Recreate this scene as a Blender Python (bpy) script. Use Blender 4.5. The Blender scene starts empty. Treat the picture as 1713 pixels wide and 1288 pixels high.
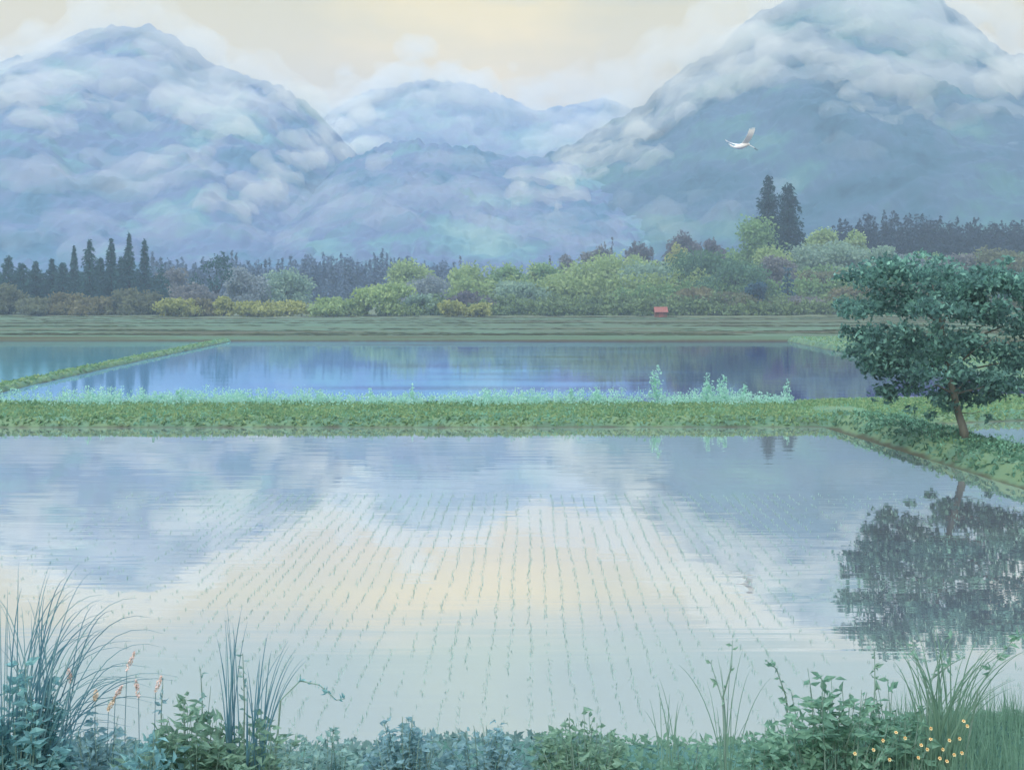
import bpy, bmesh, math, random
import numpy as np
from mathutils import Vector, noise as mnoise

random.seed(7)
rng = np.random.default_rng(7)
scene = bpy.context.scene
COL = scene.collection

# ------------------------------------------------------------------ camera
F = 1837.0            # focal length in pixels of the 1713 px wide photograph
HZ = 505.0            # row of the horizon
CX = 856.5
CH = 3.5              # eye height above the paddy water
cam_data = bpy.data.cameras.new('camera')
cam = bpy.data.objects.new('camera', cam_data)
COL.objects.link(cam)
cam.location = (0, 0, CH)
cam.rotation_euler = (math.radians(90), 0, 0)
cam_data.sensor_width = 36.0
cam_data.lens = 36.0 * F / 1713.0
cam_data.shift_y = -(644.0 - HZ) / 1713.0
cam_data.clip_start = 0.1
cam_data.clip_end = 6000
scene.camera = cam

# ------------------------------------------------------------------ colour management and sampling
scene.view_settings.view_transform = 'Standard'
scene.view_settings.look = 'None'
scene.view_settings.exposure = 0.20
scene.view_settings.gamma = 1.0
cy = scene.cycles
cy.use_denoising = True
cy.max_bounces = 6
cy.diffuse_bounces = 2
cy.glossy_bounces = 3
cy.transmission_bounces = 3
cy.volume_bounces = 3
cy.transparent_max_bounces = 48
cy.caustics_reflective = False
cy.caustics_refractive = False
cy.sample_clamp_indirect = 4.0

SUN_EL, SUN_AZ = 42.0, 215.0      # elevation, compass angle of the sun (0 = straight ahead)


def srgb(r, g, b):
    def f(c):
        c /= 255.0
        return c / 12.92 if c <= 0.04045 else ((c + 0.055) / 1.055) ** 2.4
    return (f(r), f(g), f(b), 1.0)


# ------------------------------------------------------------------ world
world = bpy.data.worlds.new('World')
scene.world = world
world.use_nodes = True
nt = world.node_tree
nt.nodes.clear()


def N(tree, typ, **kw):
    n = tree.nodes.new(typ)
    for k, v in kw.items():
        if k.startswith('i_'):
            n.inputs[k[2:]].default_value = v
        else:
            setattr(n, k, v)
    return n


def ramp(tree, stops, interp='LINEAR'):
    n = tree.nodes.new('ShaderNodeValToRGB')
    n.color_ramp.interpolation = interp
    els = n.color_ramp.elements
    while len(els) > 1:
        els.remove(els[-1])
    els[0].position, els[0].color = stops[0]
    for p, c in stops[1:]:
        e = els.new(p)
        e.color = c
    return n


def math_node(tree, op, a=None, b=None, c=None):
    n = tree.nodes.new('ShaderNodeMath')
    n.operation = op
    for i, v in enumerate((a, b, c)):
        if v is None:
            continue
        if isinstance(v, (int, float)):
            n.inputs[i].default_value = v
        else:
            tree.links.new(v, n.inputs[i])
    return n.outputs[0]


L = nt.links
tc = N(nt, 'ShaderNodeTexCoord')
sep = N(nt, 'ShaderNodeSeparateXYZ')
L.new(tc.outputs['Generated'], sep.inputs[0])
mp = N(nt, 'ShaderNodeMapping')
mp.inputs['Scale'].default_value = (3.2, 3.2, 11.0)
L.new(tc.outputs['Generated'], mp.inputs[0])
nz = N(nt, 'ShaderNodeTexNoise', i_Scale=1.6, i_Detail=6.0, i_Roughness=0.6)
L.new(mp.outputs[0], nz.inputs['Vector'])
el = math_node(nt, 'ADD', sep.outputs['Z'], math_node(nt, 'MULTIPLY', math_node(nt, 'SUBTRACT', nz.outputs['Fac'], 0.5), 0.06))
grad = ramp(nt, [
    (0.00, (1.00, 0.82, 0.52, 1)),
    (0.17, (1.24, 0.86, 0.34, 1)),
    (0.225, (1.26, 0.91, 0.30, 1)),
    (0.262, (1.18, 0.89, 0.30, 1)),
    (0.282, (0.78, 0.72, 0.42, 1)),
    (0.300, (0.56, 0.62, 0.38, 1)),
    (0.42, (0.60, 0.65, 0.43, 1)),
    (0.55, (1.3, 1.3, 1.2, 1)),
    (0.75, (2.4, 2.4, 2.35, 1)),
    (1.00, (2.9, 2.9, 2.85, 1))])
L.new(el, grad.inputs[0])
# broad grey-lavender cloud patches over the cream
mp2 = N(nt, 'ShaderNodeMapping')
mp2.inputs['Scale'].default_value = (2.2, 1.0, 6.5)
mp2.inputs['Location'].default_value = (0.4, 0.0, 0.2)
L.new(tc.outputs['Generated'], mp2.inputs[0])
nz2 = N(nt, 'ShaderNodeTexNoise', i_Scale=1.3, i_Detail=5.0, i_Roughness=0.55)
L.new(mp2.outputs[0], nz2.inputs['Vector'])
side = math_node(nt, 'ABSOLUTE', math_node(nt, 'ADD', sep.outputs['X'], 0.02))
pf = math_node(nt, 'ADD', nz2.outputs['Fac'], math_node(nt, 'MULTIPLY', side, 1.35))
pr = ramp(nt, [(0.46, (0, 0, 0, 1)), (0.66, (1, 1, 1, 1))])
L.new(pf, pr.inputs[0])
gm = N(nt, 'ShaderNodeMix', data_type='RGBA', blend_type='MULTIPLY')
L.new(math_node(nt, 'MULTIPLY', pr.outputs[0], 0.8), gm.inputs[0])
L.new(grad.outputs[0], gm.inputs[6])
gm.inputs[7].default_value = (0.70, 0.76, 1.0, 1)
bg1 = N(nt, 'ShaderNodeBackground', i_Strength=1.0)
L.new(gm.outputs[2], bg1.inputs[0])
sky = N(nt, 'ShaderNodeTexSky', sky_type='NISHITA', sun_disc=False)
sky.sun_elevation = math.radians(SUN_EL)
sky.sun_rotation = math.radians(SUN_AZ)
bg2 = N(nt, 'ShaderNodeBackground', i_Strength=0.05)
L.new(sky.outputs[0], bg2.inputs[0])
mixw = N(nt, 'ShaderNodeMixShader')
mixw.inputs[0].default_value = 0.85        # cloud cover
L.new(bg2.outputs[0], mixw.inputs[1])
L.new(bg1.outputs[0], mixw.inputs[2])
wo = N(nt, 'ShaderNodeOutputWorld')
L.new(mixw.outputs[0], wo.inputs[0])

# ------------------------------------------------------------------ sun (veiled by cloud)
sd = bpy.data.lights.new('sun', 'SUN')
sd.energy = 2.0
sd.angle = math.radians(14)
sd.color = (1.0, 0.95, 0.86)
sun = bpy.data.objects.new('sun', sd)
COL.objects.link(sun)
az, e_ = math.radians(SUN_AZ), math.radians(SUN_EL)
to_sun = Vector((math.sin(az) * math.cos(e_), math.cos(az) * math.cos(e_), math.sin(e_)))
sun.rotation_euler = to_sun.to_track_quat('Z', 'Y').to_euler()
sun.location = (-20, -20, 60)


# ------------------------------------------------------------------ helpers
def P(px, py, z=0.0):
    """the point at height z seen at a pixel of the photograph below the horizon"""
    d = (CH - z) * F / (py - HZ)
    return ((px - CX) / F * d, d, z)


def X_at(px, d):
    return (px - CX) / F * d


def Z_at(py, d):
    return CH + (HZ - py) / F * d


def tag(o, label=None, cat=None, group=None, kind=None):
    if label:
        o['label'] = label
    if cat:
        o['category'] = cat
    if group:
        o['group'] = group
    if kind:
        o['kind'] = kind
    return o


def thing(name, label, cat, loc=(0, 0, 0), rotz=0.0, group=None):
    o = bpy.data.objects.new(name, None)
    COL.objects.link(o)
    o.location = loc
    o.rotation_euler = (0, 0, rotz)
    o.empty_display_size = 0.2
    return tag(o, label, cat, group)


def mesh_obj(name, verts, faces, mat, parent=None, smooth=False):
    me = bpy.data.meshes.new(name)
    me.from_pydata([tuple(v) for v in verts], [], faces)
    me.materials.append(mat)
    if smooth:
        me.polygons.foreach_set('use_smooth', [True] * len(me.polygons))
    me.update()
    o = bpy.data.objects.new(name, me)
    COL.objects.link(o)
    if parent:
        o.parent = parent
    return o


def quads_obj(name, V, mat, parent=None, k=4):
    """V: (n, k, 3) array of separate k-gons"""
    V = np.asarray(V, dtype=np.float32)
    n = V.shape[0]
    me = bpy.data.meshes.new(name)
    me.vertices.add(n * k)
    me.vertices.foreach_set('co', V.reshape(-1))
    me.loops.add(n * k)
    me.loops.foreach_set('vertex_index', np.arange(n * k, dtype=np.int32))
    me.polygons.add(n)
    me.polygons.foreach_set('loop_start', np.arange(0, n * k, k, dtype=np.int32))
    me.polygons.foreach_set('loop_total', np.full(n, k, dtype=np.int32))
    me.materials.append(mat)
    me.update(calc_edges=True)
    me.validate()
    o = bpy.data.objects.new(name, me)
    COL.objects.link(o)
    if parent:
        o.parent = parent
    return o


def copy_tree(o, parent=None):
    c = o.copy()
    COL.objects.link(c)
    c.parent = parent
    for ch in o.children:
        copy_tree(ch, c)
    return c


# value noise in numpy
_perm = rng.random((64, 64, 64)).astype(np.float32)


def vnoise(x, y, z=0.0):
    x, y, z = np.broadcast_arrays(np.asarray(x, float), np.asarray(y, float), np.asarray(z, float))
    xi, yi, zi = np.floor(x).astype(int), np.floor(y).astype(int), np.floor(z).astype(int)
    fx, fy, fz = x - xi, y - yi, z - zi
    fx, fy, fz = [t * t * (3 - 2 * t) for t in (fx, fy, fz)]
    r = 0
    for dx in (0, 1):
        for dy in (0, 1):
            for dz in (0, 1):
                w = (fx if dx else 1 - fx) * (fy if dy else 1 - fy) * (fz if dz else 1 - fz)
                r = r + w * _perm[(xi + dx) % 64, (yi + dy) % 64, (zi + dz) % 64]
    return r * 2 - 1


def fbm(x, y, z=0.0, oct=5, rough=0.5):
    a, s, r = 1.0, 0.0, 0.0
    f = 1.0
    for i in range(oct):
        r = r + a * vnoise(x * f + 13.7 * i, y * f + 7.1 * i, z * f + 3.3 * i)
        s += a
        a *= rough
        f *= 2.03
    return r / s


def smooth(a, b, x):
    t = np.clip((np.asarray(x, float) - a) / (b - a), 0, 1)
    return t * t * (3 - 2 * t)


# ------------------------------------------------------------------ materials
def new_mat(name):
    m = bpy.data.materials.new(name)
    m.use_nodes = True
    m.node_tree.nodes.clear()
    return m, m.node_tree


def leaf_mat(name, cols, transl=0.35, scale=1.5, rnd=0.55):
    """foliage: the hue drifts from clump to clump and from leaf to leaf"""
    m, t = new_mat(name)
    geo = N(t, 'ShaderNodeNewGeometry')
    tcn = N(t, 'ShaderNodeTexCoord')
    nn = N(t, 'ShaderNodeTexNoise', i_Scale=scale, i_Detail=3.0)
    t.links.new(tcn.outputs['Object'], nn.inputs['Vector'])
    f = math_node(t, 'ADD', math_node(t, 'MULTIPLY', geo.outputs['Random Per Island'], rnd),
                  math_node(t, 'MULTIPLY', math_node(t, 'SUBTRACT', nn.outputs['Fac'], 0.27), 1.0))
    k = len(cols)
    rp = ramp(t, [(0.1 + 0.8 * i / max(1, k - 1), c) for i, c in enumerate(cols)])
    t.links.new(f, rp.inputs[0])
    df = N(t, 'ShaderNodeBsdfDiffuse')
    tr = N(t, 'ShaderNodeBsdfTranslucent')
    mx = N(t, 'ShaderNodeMixShader')
    mx.inputs[0].default_value = transl
    t.links.new(rp.outputs[0], df.inputs[0])
    t.links.new(rp.outputs[0], tr.inputs[0])
    t.links.new(df.outputs[0], mx.inputs[1])
    t.links.new(tr.outputs[0], mx.inputs[2])
    out = N(t, 'ShaderNodeOutputMaterial')
    t.links.new(mx.outputs[0], out.inputs[0])
    return m


def noise_mat(name, cols, scale=(1, 1, 1), nscale=1.0, detail=6.0, bump=0.0, rough=0.9, pos=None, bscale=None):
    m, t = new_mat(name)
    tcn = N(t, 'ShaderNodeTexCoord')
    mpn = N(t, 'ShaderNodeMapping')
    mpn.inputs['Scale'].default_value = scale
    t.links.new(tcn.outputs['Object'], mpn.inputs[0])
    nn = N(t, 'ShaderNodeTexNoise', i_Scale=nscale, i_Detail=detail, i_Roughness=0.6)
    t.links.new(mpn.outputs[0], nn.inputs['Vector'])
    k = len(cols)
    pos = pos or [0.3 + 0.4 * i / max(1, k - 1) for i in range(k)]
    rp = ramp(t, list(zip(pos, cols)))
    t.links.new(nn.outputs['Fac'], rp.inputs[0])
    b = N(t, 'ShaderNodeBsdfPrincipled', i_Roughness=rough)
    b.inputs['Specular IOR Level'].default_value = 0.15
    t.links.new(rp.outputs[0], b.inputs['Base Color'])
    if bump:
        n2 = N(t, 'ShaderNodeTexNoise', i_Scale=(bscale or nscale * 4), i_Detail=5.0)
        t.links.new(mpn.outputs[0], n2.inputs['Vector'])
        bp = N(t, 'ShaderNodeBump', i_Strength=bump)
        t.links.new(n2.outputs['Fac'], bp.inputs['Height'])
        t.links.new(bp.outputs[0], b.inputs['Normal'])
    out = N(t, 'ShaderNodeOutputMaterial')
    t.links.new(b.outputs[0], out.inputs[0])
    return m


def water_mat(name, cols, base=0.5, rip=0.05, rough=0.03, tint=(0.97, 0.98, 1.0, 1), refl_drift=0.0):
    """still shallow paddy water over mud: a mirror near grazing, the mud's hue showing more from above"""
    m, t = new_mat(name)
    tcn = N(t, 'ShaderNodeTexCoord')
    mpn = N(t, 'ShaderNodeMapping')
    mpn.inputs['Scale'].default_value = (0.06, 0.35, 1)
    t.links.new(tcn.outputs['Object'], mpn.inputs[0])
    nn = N(t, 'ShaderNodeTexNoise', i_Scale=1.0, i_Detail=5.0)
    t.links.new(mpn.outputs[0], nn.inputs['Vector'])
    rp = ramp(t, [(0.32 + 0.36 * i / max(1, len(cols) - 1), c) for i, c in enumerate(cols)])
    if refl_drift:
        # dark hill's reflection painted into the base colour, deepening along X
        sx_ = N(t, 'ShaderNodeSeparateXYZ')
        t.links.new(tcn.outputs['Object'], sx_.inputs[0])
        dr_ = math_node(t, 'MULTIPLY_ADD', sx_.outputs['X'], refl_drift, 0.0)
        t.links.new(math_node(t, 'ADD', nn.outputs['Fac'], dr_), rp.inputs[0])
    else:
        t.links.new(nn.outputs['Fac'], rp.inputs[0])
    mp3 = N(t, 'ShaderNodeMapping')
    mp3.inputs['Scale'].default_value = (0.16, 1.7, 1)
    t.links.new(tcn.outputs['Object'], mp3.inputs[0])
    n3 = N(t, 'ShaderNodeTexNoise', i_Scale=1.0, i_Detail=3.0, i_Roughness=0.55, i_Distortion=0.6)
    t.links.new(mp3.outputs[0], n3.inputs['Vector'])
    bp = N(t, 'ShaderNodeBump', i_Strength=rip, i_Distance=0.03)
    t.links.new(n3.outputs['Fac'], bp.inputs['Height'])
    df = N(t, 'ShaderNodeBsdfDiffuse')
    t.links.new(rp.outputs[0], df.inputs[0])
    gl = N(t, 'ShaderNodeBsdfGlossy', i_Roughness=rough)
    gl.inputs[0].default_value = tint
    t.links.new(bp.outputs[0], gl.inputs['Normal'])
    fr = N(t, 'ShaderNodeFresnel', i_IOR=1.33)
    mx = N(t, 'ShaderNodeMixShader')
    t.links.new(math_node(t, 'ADD', math_node(t, 'MULTIPLY', fr.outputs[0], 1.0 - base), base), mx.inputs[0])
    t.links.new(df.outputs[0], mx.inputs[1])
    t.links.new(gl.outputs[0], mx.inputs[2])
    out = N(t, 'ShaderNodeOutputMaterial')
    t.links.new(mx.outputs[0], out.inputs[0])
    return m


def plain_mat(name, c, rough=0.8, vary=0.15, nscale=8.0):
    c2 = tuple(min(1, v * (1 + vary)) for v in c[:3]) + (1,)
    c1 = tuple(v * (1 - vary) for v in c[:3]) + (1,)
    return noise_mat(name, [c1, c2], nscale=nscale, rough=rough)


M = {}
M['mountain'] = noise_mat('hazed_mountain_forest', [(0.03, 0.085, 0.14, 1), (0.07, 0.16, 0.23, 1), (0.11, 0.16, 0.26, 1), (0.11, 0.225, 0.26, 1), (0.17, 0.29, 0.29, 1)], nscale=0.028, detail=10, bump=0.5, bscale=0.2)  # blued forest colours: part of the distance haze is painted in
M['mountain_thin_haze'] = noise_mat('thin_haze_forest', [(0.022, 0.055, 0.085, 1), (0.045, 0.11, 0.15, 1), (0.065, 0.12, 0.175, 1), (0.07, 0.16, 0.175, 1), (0.11, 0.20, 0.19, 1)], nscale=0.028, detail=10, bump=0.8, bscale=0.2)  # darker copy for the right mountain: thinner mist painted into the colour
M['ground'] = noise_mat('ground', [srgb(84, 92, 66), srgb(110, 118, 84)], nscale=0.05, bump=0.2)
M['terrace'] = noise_mat('terrace_grass', [srgb(74, 70, 54), srgb(84, 90, 68), srgb(88, 116, 94), srgb(80, 78, 58), srgb(88, 106, 84)],
                         scale=(0.012, 0.22, 1), nscale=1.0, detail=8, bump=0.2)
M['hillside'] = noise_mat('hillside', [srgb(84, 92, 70), srgb(96, 108, 82), srgb(108, 118, 90)], nscale=0.2, detail=8, bump=0.4)
M['bank'] = noise_mat('bank_grass', [srgb(82, 98, 78), srgb(88, 124, 102), srgb(108, 134, 100), srgb(92, 138, 122)],
                      scale=(0.5, 1.2, 1.2), nscale=0.9, detail=8, bump=0.6)


def wet_foot(m, lo, hi, earth):
    """bare wet earth where the bank meets the water"""
    t = m.node_tree
    bs = next(n for n in t.nodes if n.type == 'BSDF_PRINCIPLED')
    src = bs.inputs['Base Color'].links[0].from_socket
    g = N(t, 'ShaderNodeNewGeometry')
    s = N(t, 'ShaderNodeSeparateXYZ')
    t.links.new(g.outputs['Position'], s.inputs[0])
    n = N(t, 'ShaderNodeTexNoise', i_Scale=1.7, i_Detail=4.0)
    t.links.new(g.outputs['Position'], n.inputs['Vector'])
    h = math_node(t, 'ADD', s.outputs['Z'], math_node(t, 'MULTIPLY', math_node(t, 'SUBTRACT', n.outputs['Fac'], 0.5), 0.20))
    mr = N(t, 'ShaderNodeMapRange')
    mr.inputs['From Min'].default_value = lo
    mr.inputs['From Max'].default_value = hi
    t.links.new(h, mr.inputs['Value'])
    mx = N(t, 'ShaderNodeMix', data_type='RGBA')
    t.links.new(mr.outputs[0], mx.inputs[0])
    mx.inputs[6].default_value = earth
    t.links.new(src, mx.inputs[7])
    t.links.new(mx.outputs[2], bs.inputs['Base Color'])


wet_foot(M['bank'], -0.02, 0.06, srgb(76, 82, 66))
wet_foot(M['terrace'], 0.02, 0.22, srgb(78, 76, 58))
M['bank_edge'] = noise_mat('wet_earth', [srgb(70, 70, 58), srgb(96, 92, 72)], nscale=2.0, bump=0.5)
M['near_bank'] = noise_mat('near_bank_earth', [srgb(74, 110, 108), srgb(92, 138, 122)], nscale=2.0, bump=0.5)
M['mudflat'] = noise_mat('mud_flat', [srgb(112, 120, 140), srgb(140, 140, 152)], scale=(0.1, 0.8, 1), nscale=1.0, bump=0.1)
M['water'] = water_mat('paddy_water', [srgb(132, 146, 166), srgb(150, 162, 164)], base=0.75, rip=0.09, rough=0.02, tint=(1.0, 0.985, 0.92, 1))
M['water_rear'] = water_mat('rear_paddy_water', [srgb(112, 166, 204), srgb(104, 148, 198), srgb(84, 106, 158), srgb(66, 66, 118)], base=0.25, rip=0.12, rough=0.02, tint=(0.82, 0.90, 1.0, 1), refl_drift=0.018)
M['water_left'] = water_mat('left_paddy_water', [srgb(90, 156, 172), srgb(110, 176, 184)], base=0.25, rip=0.14, rough=0.05, tint=(0.85, 0.97, 0.97, 1))
M['bark'] = noise_mat('bark', [srgb(98, 102, 96), srgb(128, 128, 118)], scale=(3, 3, 0.8), nscale=3.0, bump=0.5)
M['dark_bark'] = plain_mat('dark_bark', srgb(58, 56, 54))


# ------------------------------------------------------------------ terrain
def gz(x, d):
    """height of the land beyond the rear paddies"""
    x = np.asarray(x, float)
    d = np.asarray(d, float)
    z = 0.28 + 0.5 * smooth(98, 150, d) + 0.9 * smooth(150, 230, d)
    z = z + 13.0 * smooth(5, 80, x) * smooth(172, 300, d) + 4.0 * smooth(250, 340, d)
    z = z + 1.2 * fbm(x * 0.02, d * 0.02, 1.5, 3) * smooth(150, 220, d)
    return z


def grid_obj(name, X, Y, Z, mat, kind='structure', smooth_=True):
    nv, nu = X.shape
    V = np.stack([X, Y, Z], -1).reshape(-1, 3)
    idx = np.arange(nv * nu).reshape(nv, nu)
    Q = np.stack([idx[:-1, :-1], idx[:-1, 1:], idx[1:, 1:], idx[1:, :-1]], -1).reshape(-1, 4)
    me = bpy.data.meshes.new(name)
    me.vertices.add(len(V))
    me.vertices.foreach_set('co', V.astype(np.float32).reshape(-1))
    me.loops.add(Q.size)
    me.loops.foreach_set('vertex_index', Q.astype(np.int32).reshape(-1))
    me.polygons.add(len(Q))
    me.polygons.foreach_set('loop_start', np.arange(0, Q.size, 4, dtype=np.int32))
    me.polygons.foreach_set('loop_total', np.full(len(Q), 4, dtype=np.int32))
    me.materials.append(mat)
    me.update(calc_edges=True)
    if smooth_:
        me.polygons.foreach_set('use_smooth', np.ones(len(Q), bool))
    o = bpy.data.objects.new(name, me)
    COL.objects.link(o)
    if kind:
        o['kind'] = kind
    return o


# base sheet under everything
gx, gy = np.meshgrid(np.linspace(-1400, 1400, 30), np.linspace(-60, 1600, 30))
grid_obj('ground', gx, gy, np.full_like(gx, -0.45), M['ground'])

# land beyond the rear paddies, rising into the wooded foothills
gx, gy = np.meshgrid(np.linspace(-260, 260, 300), np.linspace(97, 176, 150))
zz = gz(gx, gy)
step = np.floor((gy - 97) / 11.0)
fr_ = (gy - 97) / 11.0 - step
zz = zz + np.where(gy < 170, 0.22 * np.exp(-((fr_ - 0.12) / 0.12) ** 2), 0) + 0.05 * fbm(gx * 0.3, gy * 0.5, 2.0, 3)
zz[0, :] = -0.4
grid_obj('far_field', gx, gy, zz, M['terrace'])
gx, gy = np.meshgrid(np.linspace(-260, 260, 300), np.linspace(175.5, 520, 120))
zz = gz(gx, gy) + 0.25 * fbm(gx * 0.3, gy * 0.3, 2.0, 3)
zz[0, :] -= 0.6
grid_obj('hillside', gx, gy, zz, M['hillside'])


def mountain(name, pts, D, Yf, amp=0.075, seed=0.0, lump=3.0, back=0.5, nu=460, nv=220, foot_z=2.0, mat='mountain'):
    px = np.array([p[0] for p in pts], float)
    py = np.array([p[1] for p in pts], float)
    rx = X_at(px, D)
    rh = Z_at(py, D)
    x = np.linspace(rx[0], rx[-1], nu)
    H = np.interp(x, rx, rh)
    ker = np.hanning(19)
    ker /= ker.sum()
    H = np.convolve(np.pad(H, 9, mode='edge'), ker, 'valid')
    v = np.concatenate([np.linspace(0, 1, nv), np.linspace(1.02, 1 + back, nv // 5)])
    Xg, Vg = np.meshgrid(x, v)
    Hg = np.meshgrid(H, v)[0]
    Yg = Yf + Vg * (D - Yf)
    prof = np.where(Vg <= 1, Vg ** 1.15, 1 - (Vg - 1) / back)
    mid = np.sin(np.pi * np.clip(Vg, 0, 1))
    spur = fbm(Xg * 0.012 + 0.006 * Yg + seed, Yg * 0.004, seed, 4)
    Zg = foot_z + (Hg - foot_z) * prof + Hg * amp * 2.2 * spur * mid
    # slight meander of the ridge line in depth
    Yg = Yg + 25 * fbm(Xg * 0.008 + seed, 0.3, seed, 3) * np.clip(Vg, 0, 1)
    cr = np.abs(vnoise(Xg * 0.16 + seed * 3, Yg * 0.16, seed)) + 0.6 * np.abs(vnoise(Xg * 0.37, Yg * 0.37, seed + 4))
    Zg = Zg + 0.9 * lump * (cr - 0.5) + 0.015 * Hg * fbm(Xg * 0.05, Yg * 0.05, seed + 2, 3)
    return grid_obj(name, Xg, Yg, Zg, M[mat])


mountain('mountain_left', [(-420, 260), (-250, 160), (-100, 120), (0, 105), (70, 82), (130, 55), (180, 42), (240, 40), (290, 58), (340, 100),
                           (400, 122), (450, 135), (500, 162), (550, 205), (620, 280), (720, 380), (820, 470)], 560, 300, seed=1.3)
mountain('mountain_far', [(250, 300), (420, 240), (540, 198), (600, 165), (650, 148), (720, 138), (790, 144), (850, 168), (900, 188), (960, 178), (1010, 168), (1060, 190), (1200, 230), (1350, 300)],
         900, 560, seed=5.1)
mountain('mountain_middle', [(430, 420), (520, 330), (580, 270), (630, 246), (700, 240), (770, 248), (850, 262), (900, 268), (960, 275), (1040, 300), (1150, 380), (1250, 440)], 480, 300, seed=8.2, nu=300)
mountain('mountain_right', [(760, 400), (850, 300), (920, 258), (970, 235), (1020, 205), (1075, 180), (1120, 132), (1160, 105), (1200, 85), (1235, 40), (1280, 10), (1330, -12),
                            (1420, -40), (1520, -30), (1600, 10), (1650, 60), (1690, 92), (1760, 100), (1900, 130), (2100, 200), (2300, 300)], 540, 300, seed=3.7, nu=600, mat='mountain_thin_haze')

# ------------------------------------------------------------------ water of the paddies
def poly_obj(name, pts, z, mat, kind='structure'):
    o = mesh_obj(name, [(x, y, z) for x, y in pts], [list(range(len(pts)))], mat)
    o['kind'] = kind
    return o


poly_obj('near_paddy_water', [(-60, 3), (13, 3), (10.9, 7), (9.6, 20), (8.9, 28), (8.6, 31.5), (-60, 31.5)], 0, M['water'])
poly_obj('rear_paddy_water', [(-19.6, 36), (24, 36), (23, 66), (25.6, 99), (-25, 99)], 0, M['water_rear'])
poly_obj('left_paddy_water', [(-90, 36), (-20.3, 36), (-25.7, 99), (-110, 99)], 0, M['water_left'])
poly_obj('side_paddy_water', [(11.0, 5), (40, 5), (40, 34.2), (11.0, 33)], 0, M['water'])


def bank(name, line, wl, wr, h, mat, step=0.25, slope=0.5, seed=0.0, kind='structure', rows=14, jag=0.12):
    """a low earth bank swept along a line: wl to the left, wr to the right of it"""
    pts = []
    for (a, b) in zip(line[:-1], line[1:]):
        a, b = np.array(a, float), np.array(b, float)
        n = max(2, int(np.linalg.norm(b - a) / step))
        for i in range(n):
            pts.append(a + (b - a) * i / n)
    pts.append(np.array(line[-1], float))
    pts = np.array(pts)
    tg = np.gradient(pts, axis=0)
    tg /= np.linalg.norm(tg, axis=1)[:, None]
    for _ in range(3):
        tg[1:-1] = (tg[:-2] + tg[1:-1] + tg[2:]) / 3
    nr = np.stack([tg[:, 1], -tg[:, 0]], -1)
    s = np.linspace(-1, 1, rows)
    S, I = np.meshgrid(s, np.arange(len(pts)))
    off = np.where(S < 0, S * wl, S * wr)
    off = off + jag * fbm(pts[I, 0] * 0.5, pts[I, 1] * 0.5, seed, 5) * np.sign(S)
    Xg = pts[I, 0] + nr[I, 0] * off
    Yg = pts[I, 1] + nr[I, 1] * off
    edge = (1 - np.abs(S)) * np.where(S < 0, wl, wr)
    Zg = -0.12 + (h + 0.12) * smooth(0, slope, edge) + 0.05 * fbm(Xg * 0.7, Yg * 0.7, seed, 4) * smooth(0, slope, edge)
    return grid_obj(name, Xg, Yg, Zg, mat, kind=kind)


# cross bank between the near and the rear paddies, and the side bank carrying the tree
bank('cross_bank', [(-70, 33.4), (-20, 33.4), (0, 33.4), (9.5, 33.5), (12.6, 34.6), (17, 36.0), (40, 36.2)], 3.0, 3.1, 0.25, M['bank'], slope=0.8, seed=2.0, rows=26)
bank('side_bank', [(9.6, 33.0), (9.95, 30.5), (10.3, 26), (10.7, 20), (11.4, 12), (12.2, 4)], 1.35, 1.25, 0.36, M['bank'], slope=0.7, seed=4.0, rows=20)
bank('left_dyke', [(-19.4, 35.0), (-20.4, 44), (-22.6, 66), (-25.6, 100)], 0.75, 0.65, 0.2, M['bank'], slope=0.4, seed=6.0)
bank('right_dyke', [(24.0, 34), (24.3, 50), (23.2, 66), (25.6, 100)], 1.2, 6.0, 0.4, M['bank'], slope=0.5, seed=6.0)
o = bank('mud_flat', [(13, 38.6), (18, 40.2), (30, 40.4)], 1.6, 1.6, 0.07, M['mudflat'], slope=1.0, seed=9.0)
# near bank on which the foreground plants grow
gx, gy = np.meshgrid(np.linspace(-9, 9, 140), np.linspace(-4, 8.2, 110))


def nz_bank(x, d):
    x = np.asarray(x, float); d = np.asarray(d, float)
    top = 0.72 + 0.16 * smooth(1.6, 2.6, x) + 0.05 * fbm(x * 0.9, d * 0.9, 3.0, 3)
    e = 6.75 + 0.25 * fbm(x * 0.7, 0.0, 5.0, 3)
    return -0.3 + (top + 0.3) * (1 - smooth(e, e + 1.3, d))


grid_obj('near_bank', gx, gy, nz_bank(gx, gy) + 0.02 * fbm(gx * 5, gy * 5, 1, 3), M['near_bank'])
# ------------------------------------------------------------------ foliage makers
def unit(v):
    return v / np.maximum(np.linalg.norm(v, axis=-1, keepdims=True), 1e-9)


def dabs(C, size, aspect=0.55, up=0.0, flat=0.0, jit=0.4, droop=None):
    """leaf-shaped quads at the points C, each its own random turn"""
    C = np.asarray(C, float)
    n = len(C)
    u = rng.normal(size=(n, 3))
    u[:, 2] = u[:, 2] * (1 - flat) + up
    if droop is not None:
        u = u * 0.5 + droop
    u = unit(u)
    w = unit(np.cross(u, rng.normal(size=(n, 3))))
    s = np.asarray(size) * (1 + jit * rng.uniform(-1, 1, n))
    a, b = u * (s * 0.5)[:, None], w * (s * 0.5 * aspect)[:, None]
    return np.stack([C - a, C + b - a * 0.1, C + a, C - b - a * 0.1], 1)


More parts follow.
